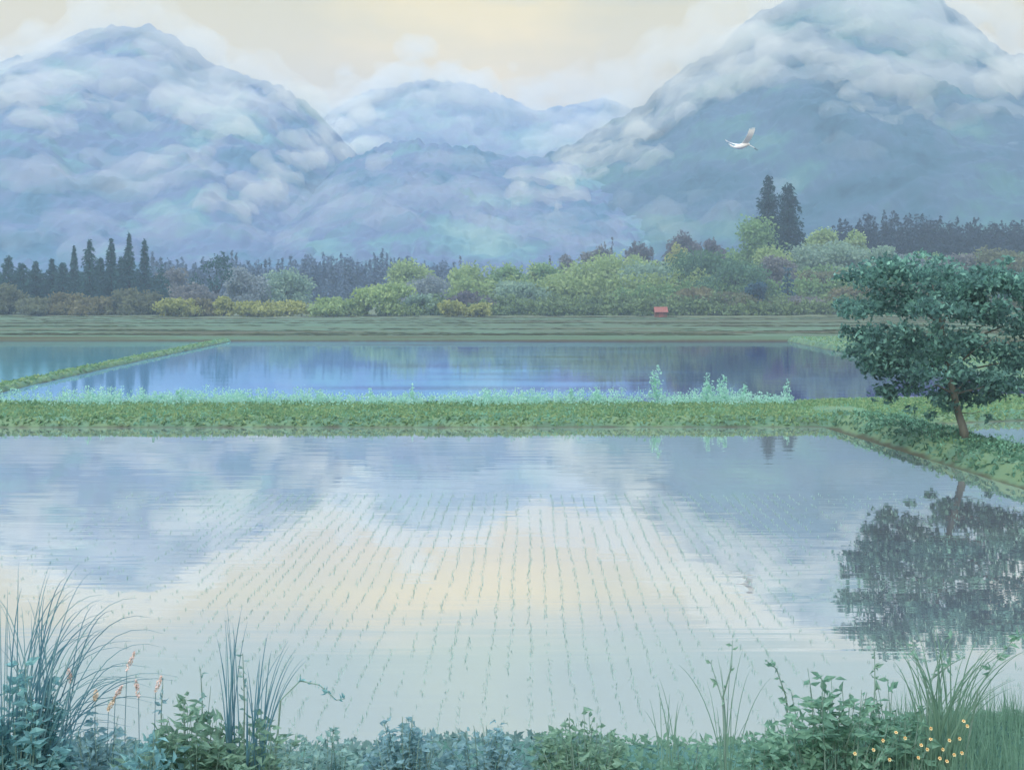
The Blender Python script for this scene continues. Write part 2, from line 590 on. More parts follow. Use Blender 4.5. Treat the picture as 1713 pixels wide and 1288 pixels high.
def blob_points(n, centres, radii, shell=0.55, zmin=0.0):
    """points in the outer part of a heap of lobes"""
    centres = np.asarray(centres, float)
    radii = np.asarray(radii, float)
    if radii.ndim == 1:
        radii = np.stack([radii] * 3, 1)
    wgt = np.prod(radii, 1) ** (2 / 3)
    k = rng.choice(len(centres), n, p=wgt / wgt.sum())
    v = unit(rng.normal(size=(n, 3)))
    r = rng.uniform(shell, 1.0, n) * (1 + 0.10 * rng.normal(size=n))
    p = centres[k] + v * radii[k] * r[:, None]
    return p[p[:, 2] > zmin]


def tube(path, radii, sides=7):
    path = np.asarray(path, float)
    n = len(path)
    V, Fc = [], []
    for i in range(n):
        t = path[min(i + 1, n - 1)] - path[max(i - 1, 0)]
        t = t / max(np.linalg.norm(t), 1e-9)
        a = np.cross(t, [0.31, 0.9, 0.2])
        a /= max(np.linalg.norm(a), 1e-9)
        b = np.cross(t, a)
        for k in range(sides):
            an = 2 * math.pi * k / sides
            V.append(path[i] + (a * math.cos(an) + b * math.sin(an)) * radii[i])
    for i in range(n - 1):
        for k in range(sides):
            k2 = (k + 1) % sides
            Fc.append((i * sides + k, i * sides + k2, (i + 1) * sides + k2, (i + 1) * sides + k))
    Fc.append(tuple(range(sides))[::-1])
    Fc.append(tuple((n - 1) * sides + k for k in range(sides)))
    return V, Fc


def merge(parts):
    V, Fc = [], []
    for v, f in parts:
        o = len(V)
        V += list(v)
        Fc += [tuple(i + o for i in q) for q in f]
    return V, Fc


# foliage colours of the far woods
def fol(name, *cols, transl=0.4, scale=0.35, k=1.0, rnd=0.55):
    M[name] = leaf_mat(name, [tuple(min(.8, q * k) for q in srgb(*c)[:3]) + (1,) for c in cols], transl, scale, rnd)


fol('conifer_dark', (44, 74, 76), (60, 94, 92), (76, 108, 100), k=1.25, rnd=0.32)
fol('conifer_tall', (36, 62, 68), (50, 82, 84), (72, 106, 98), rnd=0.32)
fol('olive_leaf', (96, 96, 74), (116, 114, 84), (130, 132, 98), k=1.4, rnd=0.32)
fol('brown_leaf', (88, 94, 76), (106, 112, 86), (124, 130, 98), k=1.4, rnd=0.32)
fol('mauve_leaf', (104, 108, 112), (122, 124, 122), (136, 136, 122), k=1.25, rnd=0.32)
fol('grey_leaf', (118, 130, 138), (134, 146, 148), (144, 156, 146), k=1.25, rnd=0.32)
fol('yellow_leaf', (134, 142, 84), (154, 160, 100), (170, 172, 116), k=1.25, rnd=0.32)
fol('lime_leaf', (118, 142, 96), (138, 158, 106), (156, 170, 124), k=1.45, rnd=0.32)
fol('sage_leaf', (110, 136, 122), (126, 150, 130), (144, 162, 138), k=1.45, rnd=0.32)
fol('green_leaf', (88, 116, 84), (108, 136, 92), (130, 156, 106), k=1.6, rnd=0.32)
fol('deep_green_leaf', (66, 98, 82), (84, 114, 88), (104, 130, 96), k=1.45, rnd=0.32)
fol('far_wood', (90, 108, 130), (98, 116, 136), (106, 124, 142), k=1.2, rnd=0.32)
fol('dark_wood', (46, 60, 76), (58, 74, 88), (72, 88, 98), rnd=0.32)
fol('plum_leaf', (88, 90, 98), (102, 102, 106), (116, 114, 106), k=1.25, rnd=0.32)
fol('shade_blue', (54, 84, 100), (66, 98, 108), (80, 110, 112), k=1.25, rnd=0.32)
fol('brush_leaf', (84, 106, 74), (100, 120, 84), (120, 142, 98), (104, 110, 80), k=1.4, rnd=0.32)


def round_tree(name, label, cat, px, top, w, d, mat, base=0.0, n=None, size=None, group=None, squash=1.0, lobes=20, sink=0.0, bot=None):
    """a broadleaf tree or bush: heaped lobes of leaf clumps on a forked trunk"""
    x = X_at(px, d)
    z0 = float(gz(x, d)) - 0.1
    if bot is not None:
        z0 = min(z0, Z_at(bot, d))
    h = Z_at(top, d) - z0
    W = w / F * d / 2 * 1.38
    t = thing(name, label, cat, (x, d, z0), 0, group)
    cb = base * h
    cs, rs = [], []
    for i in range(lobes):
        a = rng.uniform(0, 2 * math.pi)
        rr = math.sqrt(rng.uniform(0, 1)) * 0.74
        zz_ = rng.uniform(0.08, 0.80)
        taper = (1 - max(0, zz_ - 0.35) * 0.85)
        r = rng.uniform(0.18, 0.46)
        cs.append((math.cos(a) * rr * W * taper, math.sin(a) * rr * W * taper, cb + (h - cb) * zz_ * 0.98))
        rs.append((W * r, W * r, min((h - cb) * 0.30, W * r) * squash))
    cs.append((W * rng.uniform(-.2, .2), 0, h - (h - cb) * 0.22))
    rs.append((W * 0.4, W * 0.4, (h - cb) * 0.22))
    px2 = 4.6 / F * d
    size = size or px2 * 1.05
    n = n or int(min(5600, max(500, 7.0 * (2 * W) * h / (size * size * 0.35))))
    pts = blob_points(n, cs, rs, 0.30, 0.03)
    quads_obj('crown', dabs(pts, size, 0.7, jit=0.5), M[mat], t)
    parts = [tube([(0, 0, -0.4), (0.04 * W, 0, h * 0.3), (0.0, 0, h * 0.7)], [max(0.08, h * 0.03), max(0.06, h * 0.022), 0.03])]
    for c in cs[:4]:
        parts.append(tube([(0.02 * W, 0, h * 0.28), (c[0] * .6, c[1] * .6, c[2] * .7), c], [h * 0.016, h * 0.01, 0.02], 5))
    v, f = merge(parts)
    mesh_obj('trunk', v, f, M['dark_bark'], t)
    return t


def conifer_points(h, w, n, gap=0.0, lean=0.0, full=0.85):
    """dabs on drooping whorls: (points, outward-drooping axes)"""
    tiers = max(6, int(h / 0.9))
    k = rng.integers(0, tiers, n * 2)
    keep = rng.random(n * 2) < (1.05 - 0.85 * k / tiers)
    k = k[keep][:n]
    m = len(k)
    zt = (k + 0.5) / tiers
    a = rng.uniform(0, 2 * math.pi, m)
    az_ = np.sin(a * 2.5 + k * 1.7 + 1.3 * np.sin(k * 0.9)) * 0.38 + 0.76       # ragged arms
    env = (1 - zt) ** full * 0.5 * w * az_ + 0.02 * w
    r = env * np.sqrt(rng.uniform(0.02, 1, m))
    z = h * (0.06 + 0.94 * zt) - r * 0.32 + rng.normal(size=m) * h * 0.028
    p = np.stack([np.cos(a) * r + lean * z, np.sin(a) * r, z], 1)
    dr = np.stack([np.cos(a), np.sin(a), np.full(m, -0.45)], 1)
    return p, dr


def conifer(name, label, px, top, w, d, mat, n=900, group=None, full=0.85, bot=None, bare=0.0):
    x = X_at(px, d)
    z0 = float(gz(x, d)) - 0.1
    if bot is not None:
        z0 = max(z0, Z_at(bot, d))
    h = Z_at(top, d) - z0
    t = thing(name, label, 'conifer', (x, d, z0), 0, group)
    W = w / F * d
    p, dr = conifer_points(h * (1 - bare), W, n, full=full)
    p[:, 2] += h * bare
    quads_obj('crown', dabs(p, 6.0 / F * d, 0.45, droop=dr), M[mat], t)
    v, f = tube([(0, 0, -0.4), (0, 0, h * 0.5), (0, 0, h * 0.99)], [h * 0.02, h * 0.012, 0.02])
    mesh_obj('trunk', v, f, M['dark_bark'], t)
    return t


# ------------------------------------------------------------------ far woods, left to right
FL = 'far trees beyond the rear paddies'
lefts = [
    (14, 430, 46, 'wide dark conifer at the left end of the far grove, blunt tipped', .6),
    (60, 438, 44, 'low dark conifer, second from the left end of the far grove', .7),
    (87, 433, 36, 'short pointed dark conifer, third from the left end of the far grove', .8),
    (124, 415, 26, 'slim dark conifer with a needle tip, fourth from the left of the grove', .9),
    (150, 404, 34, 'broad shouldered dark conifer, left of the grove\'s three tallest', .55),
    (186, 402, 27, 'straight narrow dark conifer, just left of the grove\'s tallest tree', .6),
    (216, 391, 34, 'tallest dark conifer of the far left grove, with tiered ragged branches', .95),
    (242, 404, 30, 'dark conifer at the right end of the far left grove', .75),
    (36, 440, 46, 'stubby dark conifer between two others at the far left edge', .6),
    (105, 440, 40, 'squat dark conifer filling the gap in the far left grove', .6),
    (168, 432, 40, 'low dark conifer between two tall ones of the far left grove', .6),
    (203, 432, 36, 'low dark conifer under the tallest of the far left grove', .6)]
for i, (px, top, w, lab, full) in enumerate(lefts):
    conifer('conifer', lab, px, top, w * 1.35, 198 + 3 * (i % 4), 'conifer_dark', n=2200, group='dark conifers of the far left grove', full=full)
t = round_tree('pine_tree', 'dark green spreading pine standing alone right of the conifer grove', 'pine tree', 362, 420, 66, 215, 'conifer_dark', base=0.25, lobes=6, n=700)

B = [  # name, label, px, top, w, d, mat
    ('bush', 'olive brown bush at the left end of the hedge under the conifers', 14, 474, 66, 186, 'brown_leaf'),
    ('bush', 'low brown bush, second from the left of the row under the conifers', 62, 497, 60, 183, 'brown_leaf'),
    ('bush', 'rounded olive bush under the third and fourth conifers', 108, 488, 62, 184, 'olive_leaf'),
    ('bush', 'flat olive bush below the broad shouldered conifer', 158, 496, 66, 183, 'olive_leaf'),
    ('bush', 'tall olive brown bush below the tallest conifer of the grove', 212, 483, 70, 184, 'brown_leaf'),
    ('bush', 'brown bush just left of the small yellow bush', 254, 486, 46, 187, 'brown_leaf'),
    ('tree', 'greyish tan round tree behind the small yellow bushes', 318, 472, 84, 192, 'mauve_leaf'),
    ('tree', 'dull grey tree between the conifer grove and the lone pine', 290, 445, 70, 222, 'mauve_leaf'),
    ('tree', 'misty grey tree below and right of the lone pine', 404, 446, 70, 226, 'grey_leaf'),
    ('bush', 'bright yellow bush, leftmost of the yellow bushes on the far shore', 299, 499, 62, 181, 'yellow_leaf'),
    ('bush', 'small mustard bush between two brown ones on the far shore', 374, 494, 30, 182, 'yellow_leaf'),
    ('bush', 'brown bush between the two yellow bushes at left', 342, 498, 40, 183, 'olive_leaf'),
    ('bush', 'broad yellow bush with a flat top right of the dyke end', 424, 502, 66, 181, 'yellow_leaf'),
    ('bush', 'ochre yellow bush next to the broad flat yellow one', 484, 503, 74, 183, 'yellow_leaf'),
    ('tree', 'pale green misty tree in front of the distant blue wood', 474, 450, 92, 232, 'sage_leaf'),
    ('bush', 'light green bush right of the ochre yellow one', 548, 497, 70, 182, 'lime_leaf'),
    ('bush', 'pale green bush left of the large domed pale bush', 594, 498, 50, 186, 'lime_leaf'),
    ('tree', 'large domed yellow green tree, palest on the middle far shore', 645, 474, 104, 184, 'lime_leaf'),
    ('bush', 'green bush on the right shoulder of the domed pale tree', 706, 492, 60, 188, 'sage_leaf'),
    ('tree', 'light green flat topped tree above the grey trees, middle of far shore', 690, 430, 86, 246, 'lime_leaf'),
    ('tree', 'blue grey tree below the light green flat topped one', 712, 462, 92, 218, 'grey_leaf'),
    ('tree', 'plum brown domed tree behind small yellow bushes', 782, 486, 76, 190, 'plum_leaf'),
    ('bush', 'small bright yellow bush in front of the plum brown tree', 758, 503, 44, 180, 'yellow_leaf'),
    ('bush', 'yellow bush, second in front of the plum brown tree', 803, 507, 42, 180, 'yellow_leaf'),
    ('tree', 'yellow green tree beside the flat topped light green one', 782, 440, 66, 240, 'lime_leaf'),
    ('tree', 'olive green tree, left of the long green canopy', 840, 444, 84, 230, 'green_leaf'),
    ('tree', 'dusty green tree with bare lower stems, middle far shore', 868, 470, 90, 212, 'sage_leaf'),
    ('tree', 'green round topped tree under the purple hill trees', 908, 438, 80, 236, 'green_leaf'),
    ('tree', 'low lime tree in the gap of the long canopy', 948, 452, 74, 222, 'lime_leaf'),
    ('tree', 'wide sunny lime tree high on the slope, middle of the canopy', 1010, 424, 128, 240, 'lime_leaf'),
    ('tree', 'teal green tree at the right end of the long canopy', 1082, 440, 90, 222, 'sage_leaf'),
    ('tree', 'purple grey tree on the skyline above the lime canopy', 1000, 408, 62, 282, 'mauve_leaf'),
    ('tree', 'small purple grey tree on the skyline, left of the others', 945, 424, 40, 290, 'mauve_leaf'),
    ('tree', 'brown violet tree on the skyline by the yellow sapling', 1072, 404, 66, 276, 'plum_leaf'),
    ('tree', 'dark violet round tree highest on the skyline, left of the big green tree', 1146, 386, 60, 280, 'plum_leaf'),
    ('tree', 'yellow sapling on the skyline under the violet trees', 1130, 406, 36, 262, 'yellow_leaf'),
    ('tree', 'violet tree tucked behind the left side of the big green tree', 1192, 398, 46, 276, 'plum_leaf'),
    ('tree', 'lime bush in the dip left of the dark green tree', 1068, 424, 60, 258, 'lime_leaf'),
    ('tree', 'big light green domed tree in front of the two tall conifers', 1254, 358, 104, 236, 'green_leaf'),
    ('tree', 'yellowish green tree under the big light green dome', 1290, 408, 70, 226, 'lime_leaf'),
    ('tree', 'dark green rounded tree at the left foot of the hill', 1172, 416, 116, 218, 'deep_green_leaf'),
    ('tree', 'olive green tree in the middle of the hill foot', 1234, 438, 116, 208, 'deep_green_leaf'),
    ('tree', 'grey mauve tree right below the tall conifers', 1300, 426, 70, 222, 'mauve_leaf'),
    ('tree', 'pale yellowish tree behind the sage trees, right of the conifers', 1376, 384, 66, 262, 'lime_leaf'),
    ('tree', 'small round green tree against the dark wood', 1430, 384, 44, 258, 'lime_leaf'),
    ('tree', 'wide sage green tree right of the tall conifers', 1388, 404, 124, 236, 'sage_leaf'),
    ('tree', 'sage green tree at the edge of the dark wood', 1462, 412, 92, 236, 'sage_leaf'),
    ('tree', 'grey lilac tree between the sage tree and the leafy bank tree', 1522, 424, 78, 232, 'grey_leaf'),
    ('tree', 'warm brown tree behind the upper left of the leafy bank tree', 1384, 452, 110, 212, 'brown_leaf'),
    ('tree', 'brown grey tree above the leafy bank tree', 1592, 428, 96, 226, 'mauve_leaf'),
    ('tree', 'tan domed tree at the right edge above the leafy bank tree', 1664, 416, 118, 222, 'brown_leaf'),
    ('tree', 'brown tree in the shade left of the leafy bank tree', 1440, 478, 96, 200, 'olive_leaf'),
    ('tree', 'brown tree low behind the leafy bank tree', 1560, 470, 120, 202, 'brown_leaf'),
    ('tree', 'dark teal tree at the right edge of the far woods', 1700, 462, 60, 196, 'shade_blue'),
    ('bush', 'rust brown bush at the foot of the hill below the olive tree', 1220, 486, 100, 196, 'brown_leaf'),
    ('bush', 'greyish tan bush at the hill foot, left of the leafy bank tree', 1348, 494, 70, 192, 'mauve_leaf'),
    ('bush', 'dark blue bush at the hill foot, left of the small dark conifer', 1268, 470, 36, 194, 'shade_blue'),
    ('bush', 'mossy bush right of the red shed', 1156, 482, 80, 200, 'olive_leaf'),
]
for i, (nm, lab, px, top, w, d, mat) in enumerate(B):
    round_tree(nm + ('_' if False else ''), lab, nm, px, top, w, d, mat, base=(0.0 if nm == 'bush' else 0.06), group=('bushes on the far shore' if nm == 'bush' else 'trees of the far woods'))
conifer('tall_conifer', 'tall dark conifer on the hill, left and higher of the two', 1285, 297, 56, 248, 'conifer_tall', n=3000, full=0.42, bot=436, bare=0.12, group='two tall conifers on the hill')
conifer('tall_conifer', 'tall dark conifer on the hill, right and longer of the two', 1318, 310, 56, 244, 'conifer_tall', n=3600, full=0.36, bot=424, bare=0.0, group='two tall conifers on the hill')
conifer('conifer', 'small dark blue conifer below the two tall ones', 1318, 446, 30, 198, 'shade_blue', n=500, full=0.4)
for px, top, w, d, lab in [(770, 428, 16, 270, 'tiny dark spire of a conifer left of the lime canopy'),
                           (1024, 400, 18, 292, 'tiny dark conifer between violet skyline trees'),
                           (920, 428, 16, 285, 'tiny dark conifer on the dip of the skyline')]:
    conifer('conifer', lab, px, top, w, d, 'plum_leaf', n=160)


def wood(name, spots, mat, n=170, pointed=0.5):
    A = []
    for px, top, w, d in spots:
        x = X_at(px, d)
        z0 = float(gz(x, d)) - 0.5
        h = max(1.5, Z_at(top, d) - z0)
        W = w / F * d
        if rng.random() < pointed:
            p, dr = conifer_points(h, W, n, full=0.7)
            q = dabs(p, 5.5 / F * d, 0.5, droop=dr)
        else:
            p = blob_points(n, [(0, 0, h * .35), (W * .15, 0, h * .62), (-W * .15, 0, h * .55), (0, 0, h * .8)],
                            [(W * .5, W * .5, h * .33), (W * .35, W * .35, h * .25), (W * .35, W * .35, h * .25), (W * .25, W * .25, h * .2)], 0.4, 0)
            q = dabs(p, 5.5 / F * d, 0.7)
        A.append(q + np.array([x, d, z0], dtype=float))
    o = quads_obj(name, np.concatenate(A), M[mat])
    o['kind'] = 'stuff'
    return o


sp = []
for px in range(255, 760, 7):
    top = 436 + 6 * math.sin(px * 0.045) + rng.uniform(-10, 8) - (8 if 540 < px < 650 else 0)
    sp.append((px, top, 24, 285 + rng.uniform(-8, 20)))
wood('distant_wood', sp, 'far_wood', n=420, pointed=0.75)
sp = []
for px in range(1395, 1790, 9):
    top = 366 + rng.uniform(-9, 9) - 6 * math.sin((px - 1400) / 60.0) + (8 if px < 1440 else 0)
    for k in range(3):
        sp.append((px + rng.uniform(-4, 4), top + 22 * k, 30, 292 - 14 * k))
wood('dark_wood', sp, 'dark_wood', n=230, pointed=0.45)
sp = []
for px in range(-30, 270, 13):
    sp.append((px, 450 + rng.uniform(-8, 6), 34, 212))
    sp.append((px, 468 + rng.uniform(-6, 6), 34, 206))
wood('grove_undergrowth', sp, 'conifer_dark', n=420, pointed=0.1)
sp = []
for px in range(700, 1480, 10):
    for k in range(2):
        sp.append((px + rng.uniform(-5, 5), 492 + rng.uniform(-8, 8) + 12 * k, 34, 194 - 8 * k))
wood('hill_undergrowth', sp, 'brush_leaf', n=150, pointed=0.0)
sp = []
for px in range(1040, 1760, 11):
    for k in range(3):
        sp.append((px + rng.uniform(-5, 5), 476 - 20 * k - 10 * float(smooth(1040, 1300, px)) + rng.uniform(-8, 8), 40, 206 + 18 * k))
wood('slope_undergrowth', sp, 'green_leaf', n=240, pointed=0.0)
sp = []
for px in range(760, 1200, 10):
    for k in range(2):
        sp.append((px + rng.uniform(-5, 5), 462 - 22 * k - 12 * float(smooth(800, 1150, px)) + rng.uniform(-8, 8), 40, 214 + 20 * k))
wood('sunny_scrub', sp, 'lime_leaf', n=240, pointed=0.0)
sp = []
for px in range(1330, 1760, 12):
    sp.append((px, 500 + rng.uniform(-8, 8), 40, 190))
wood('brown_undergrowth', sp, 'brown_leaf', n=170, pointed=0.0)

# small red shed at the foot of the hill
M['red_roof'] = plain_mat('red_roof', srgb(146, 96, 86))
M['shed_wall'] = plain_mat('shed_wall', srgb(122, 92, 80))
d = 177.0
x = X_at(1105, d)
z0 = float(gz(x, d)) + 0.35
t = thing('shed', 'small red roofed shed low at the foot of the wooded hill', 'shed', (x, d, z0))
w_, l_ = 0.95, 0.8
mesh_obj('wall', [(-w_, -l_, -1.2), (w_, -l_, -1.2), (w_, l_, -1.2), (-w_, l_, -1.2), (-w_, -l_, .75), (w_, -l_, .75), (w_, l_, .75), (-w_, l_, .75), (-w_, 0, 1.25), (w_, 0, 1.25)],
         [(0, 1, 5, 4), (2, 3, 7, 6), (1, 2, 6, 9, 5), (3, 0, 4, 8, 7), (4, 5, 9, 8), (6, 7, 8, 9)], M['shed_wall'], t)
R = []
for s in (-1, 1):
    for k in range(6):
        x0, x1 = -1.1 + k * 2.2 / 6 + 0.015, -1.1 + (k + 1) * 2.2 / 6 - 0.015
        a = [(x0, s * 1.15, .50), (x1, s * 1.15, .50), (x1, 0, 1.32), (x0, 0, 1.32)]
        b = [(p[0], p[1], p[2] + .07) for p in a]
        R.append((a + b, [(0, 1, 2, 3), (7, 6, 5, 4), (0, 4, 5, 1), (1, 5, 6, 2), (2, 6, 7, 3), (3, 7, 4, 0)]))
v, f = merge(R)
mesh_obj('roof', v, f, M['red_roof'], t)
mesh_obj('door', [(-.35, -l_ - .03, -1.1), (.35, -l_ - .03, -1.1), (.35, -l_ - .03, .55), (-.35, -l_ - .03, .55), (-.35, -l_ + .02, -1.1), (.35, -l_ + .02, -1.1), (.35, -l_ + .02, .55), (-.35, -l_ + .02, .55)],
         [(0, 1, 2, 3), (4, 7, 6, 5), (0, 4, 5, 1), (1, 5, 6, 2), (2, 6, 7, 3), (3, 7, 4, 0)], M['red_roof'], t)

# low tufts on the terraces of the far field
fol('terrace_tuft', (80, 78, 60), (88, 98, 76), (94, 118, 98), scale=0.05, k=1.15)
n = 16000
d = rng.uniform(98, 178, n)
px = rng.uniform(-40, 1753, n)
x = (px - CX) / F * d
keep = fbm(x * 0.03, d * 0.25, 4.0, 3) > -0.12
x, d = x[keep], d[keep]
C = np.stack([x, d, gz(x, d) + 0.10], 1)
o = quads_obj('terrace_grass', dabs(C, 1.6, 0.06, jit=0.7, droop=np.tile([1.0, 0.0, 0.0], (len(C), 1)) * 9), M['terrace_tuft'])
o['kind'] = 'stuff'

# ------------------------------------------------------------------ grass and weeds of the cross bank and the side bank
fol('bank_grass_leaf', (96, 130, 98), (114, 154, 116), (144, 166, 118), (112, 168, 146), scale=0.5, k=1.12)
fol('mint_leaf', (142, 190, 172), (164, 210, 194), (184, 222, 208), scale=2.0, transl=0.5, k=1.2)
fol('side_weed', (120, 170, 144), (138, 190, 162), (150, 204, 176), scale=2.0, transl=0.5, k=1.0)
fol('dark_bank_leaf', (72, 104, 88), (88, 126, 104), (104, 150, 128), (124, 150, 104), scale=0.6)


def on_surface(obs, xs, ys):
    dg = bpy.context.evaluated_depsgraph_get()
    from mathutils.bvhtree import BVHTree
    out = np.full(len(xs), np.nan)
    for ob in obs:
        tree = BVHTree.FromObject(ob, dg)
        for i, (a, b) in enumerate(zip(xs, ys)):
            if np.isnan(out[i]):
                r = tree.ray_cast(Vector((a, b, 5)), Vector((0, 0, -1)))
                if r[0] is not None:
                    out[i] = r[0].z
    return out


bpy.context.view_layer.update()
BANKS = [bpy.data.objects['cross_bank'], bpy.data.objects['side_bank']]
DYKES = [bpy.data.objects['left_dyke'], bpy.data.objects['right_dyke']]
n = 60000
xs = rng.uniform(-17, 19.5, n)
ys = rng.uniform(30.4, 38.5, n)
xs2 = rng.uniform(8.6, 12.9, 9500)
ys2 = rng.uniform(13, 31.5, 9500)
zs = on_surface(BANKS, xs, ys)
k = ~np.isnan(zs) & (zs > 0.03)

C = np.stack([xs, ys, zs + 0.03], 1)[k]
o = quads_obj('bank_grass', dabs(C, 0.135, 0.4, up=0.5, jit=0.6), M['bank_grass_leaf'])
o['kind'] = 'stuff'
zs2 = on_surface(BANKS[1:], xs2, ys2)
k = ~np.isnan(zs2) & (zs2 > 0.05)
o = quads_obj('side_bank_grass', dabs(np.stack([xs2, ys2, zs2 + 0.03], 1)[k], 0.15, 0.36, up=0.55, jit=0.6), M['dark_bank_leaf'])
o['kind'] = 'stuff'
ys = 35 + 64 * rng.random(9000)
xs = np.where(rng.random(9000) < .5, np.interp(ys, [35, 44, 66, 100], [-19.4, -20.4, -22.6, -25.6]) + rng.uniform(-1.0, 1.0, 9000), 23.5 + rng.uniform(-1.6, 6, 9000))
zs = on_surface(DYKES, xs, ys)
k = ~np.isnan(zs) & (zs > 0.05)
o = quads_obj('dyke_grass', dabs(np.stack([xs, ys, zs + 0.02], 1)[k], 0.22, 0.4, flat=0.5, jit=0.6), M['bank_grass_leaf'])
o['kind'] = 'stuff'


def sprig(h, leaves=9, leaf=0.055, lean=0.15, spread=0.09):
    """a leafy weed stem: leaf quads up a thin stalk, local coordinates"""
    a = rng.uniform(0, 2 * math.pi)
    tip = np.array([math.cos(a) * lean * h, math.sin(a) * lean * h, h])
    tt = rng.uniform(0.15, 1.0, leaves)
    c = tip[None] * tt[:, None] + rng.normal(size=(leaves, 3)) * spread * np.array([1, 1, 0.4]) * (1.1 - tt[:, None] * 0.6)
    q = dabs(c, leaf, 0.6, up=0.5, jit=0.5)
    # the stalk: two crossed slivers
    s = 0.004
    st = np.array([[(-s, 0, 0), (s, 0, 0), tip + (s, 0, 0), tip - (s, 0, 0)], [(0, -s, 0), (0, s, 0), tip + (0, s, 0), tip - (0, s, 0)]])
    return np.concatenate([q, st])


def weed_stuff(name, spots, mat, leaf=0.068):
    A = []
    for x, y, z, h in spots:
        A.append(sprig(h, int(5 + h * 22), leaf) + np.array([x, y, z]))
    o = quads_obj(name, np.concatenate(A), M[mat])
    o['kind'] = 'stuff'
    return o


sx = rng.uniform(-17, 8.9, 2800)
sy = 35.2 + rng.normal(size=2800) * 0.55
dens = 0.55 + 0.6 * fbm(sx * 0.45, 0.0, 7.0, 3)
k = rng.random(2800) < dens
sx, sy = sx[k], np.clip(sy[k], 33.0, 36.2)
sz = on_surface(BANKS, sx, sy)
hh = 0.18 + 0.36 * rng.random(len(sx)) ** 2 * (1 + 0.8 * fbm(sx * 0.6, 1.0, 2.0, 3))
weed_stuff('bank_weeds', [(a, b, c, h) for a, b, c, h in zip(sx, sy, sz, hh) if not np.isnan(c)], 'mint_leaf')
# paler weeds scattered along the front of the bank and down the side bank
sx = np.concatenate([rng.uniform(-16, 9, 130), rng.uniform(8.9, 12.4, 420)])
sy = np.concatenate([rng.uniform(30.8, 32.5, 130), rng.uniform(16, 34.5, 420)])
k = fbm(sx * 0.5, sy * 0.35, 9.0, 3) > 0.02
sx, sy = sx[k], sy[k]
sz = on_surface(BANKS, sx, sy)
weed_stuff('scattered_weeds', [(a, b, c, 0.10 + 0.12 * rng.random()) for a, b, c in zip(sx, sy, sz) if not np.isnan(c) and c > 0.05], 'side_weed', 0.06)


def tall_weed(label, px, top, w, d=35.0, n=110, leaf=0.085):
    n = int(n * 1.7)
    x = X_at(px, d)
    z0 = float(on_surface(BANKS, [x], [d])[0]) - 0.02
    h = Z_at(top, d) - z0
    W = w / F * d / 2
    t = thing('tall_weed', label, 'weed', (x, d, z0), 0, 'tall pale weeds on the cross bank')
    st = []
    tips = []
    for i in range(max(2, int(w / 12))):
        a = rng.uniform(0, 2 * math.pi)
        tip = np.array([math.cos(a) * W * rng.uniform(0, .8), math.sin(a) * W * .5, h * rng.uniform(.6, 1.0)])
        tips.append(tip)
        st.append(tube([(0, 0, 0), tip * np.array([.4, .4, .55]), tip], [.008, .006, .003], 4))
    tips[0] = np.array([0.0, 0, h])
    v, f = merge(st)
    mesh_obj('stem', v, f, M['mint_leaf'], t)
    k = rng.integers(0, len(tips), n)
    tt = rng.uniform(.2, 1.0, n)
    C = np.array(tips)[k] * tt[:, None] + rng.normal(size=(n, 3)) * W * 0.28 * (1.15 - tt[:, None] * .75)
    quads_obj('foliage', dabs(C, leaf, .6, up=.4, jit=.5), M['mint_leaf'], t)


for lab, px, top, w, n in [
    ('tallest pale green weed on the cross bank, bushy and pointed', 1100, 614, 46, 170),
    ('pale green weed with two high tips, right of the tallest one', 1184, 624, 40, 110),
    ('pale green weed leaning beside the twin tipped one', 1212, 628, 34, 90),
    ('thin pale weed alone near the right end of the cross bank', 1318, 636, 26, 46),
    ('slender pointed pale weed left of the tallest one', 998, 648, 26, 60),
    ('pale sea green weed in the middle of the cross bank', 690, 645, 30, 56),
    ('pale sea green weed with an upright tip towards the left of the bank', 302, 650, 40, 70),
    ('pale sea green weed left of the middle, low and forked', 618, 652, 34, 54),
    ('small pointed pale weed between the middle and the tallest one', 956, 650, 24, 44),
    ('pale weed close to the right of the twin tipped pair', 1246, 644, 26, 50)]:
    tall_weed(lab, px, top, w, n=n)

# ------------------------------------------------------------------ the leafy tree on the side bank
fol('tree_leaf', (58, 84, 84), (74, 106, 102), (92, 130, 122), (136, 182, 166), scale=1.6, transl=0.5, k=1.65)
TD = 25.2
tx = X_at(1616, TD)
tz = float(on_surface(BANKS, [tx], [TD])[0]) - 0.05
tree = thing('leafy_tree', 'dark teal leaved tree with a thin leaning trunk on the side bank', 'tree', (tx, TD, tz))


def tp(px, py, dy=0.0):
    return np.array([X_at(px, TD) - tx, dy, Z_at(py, TD) - tz])


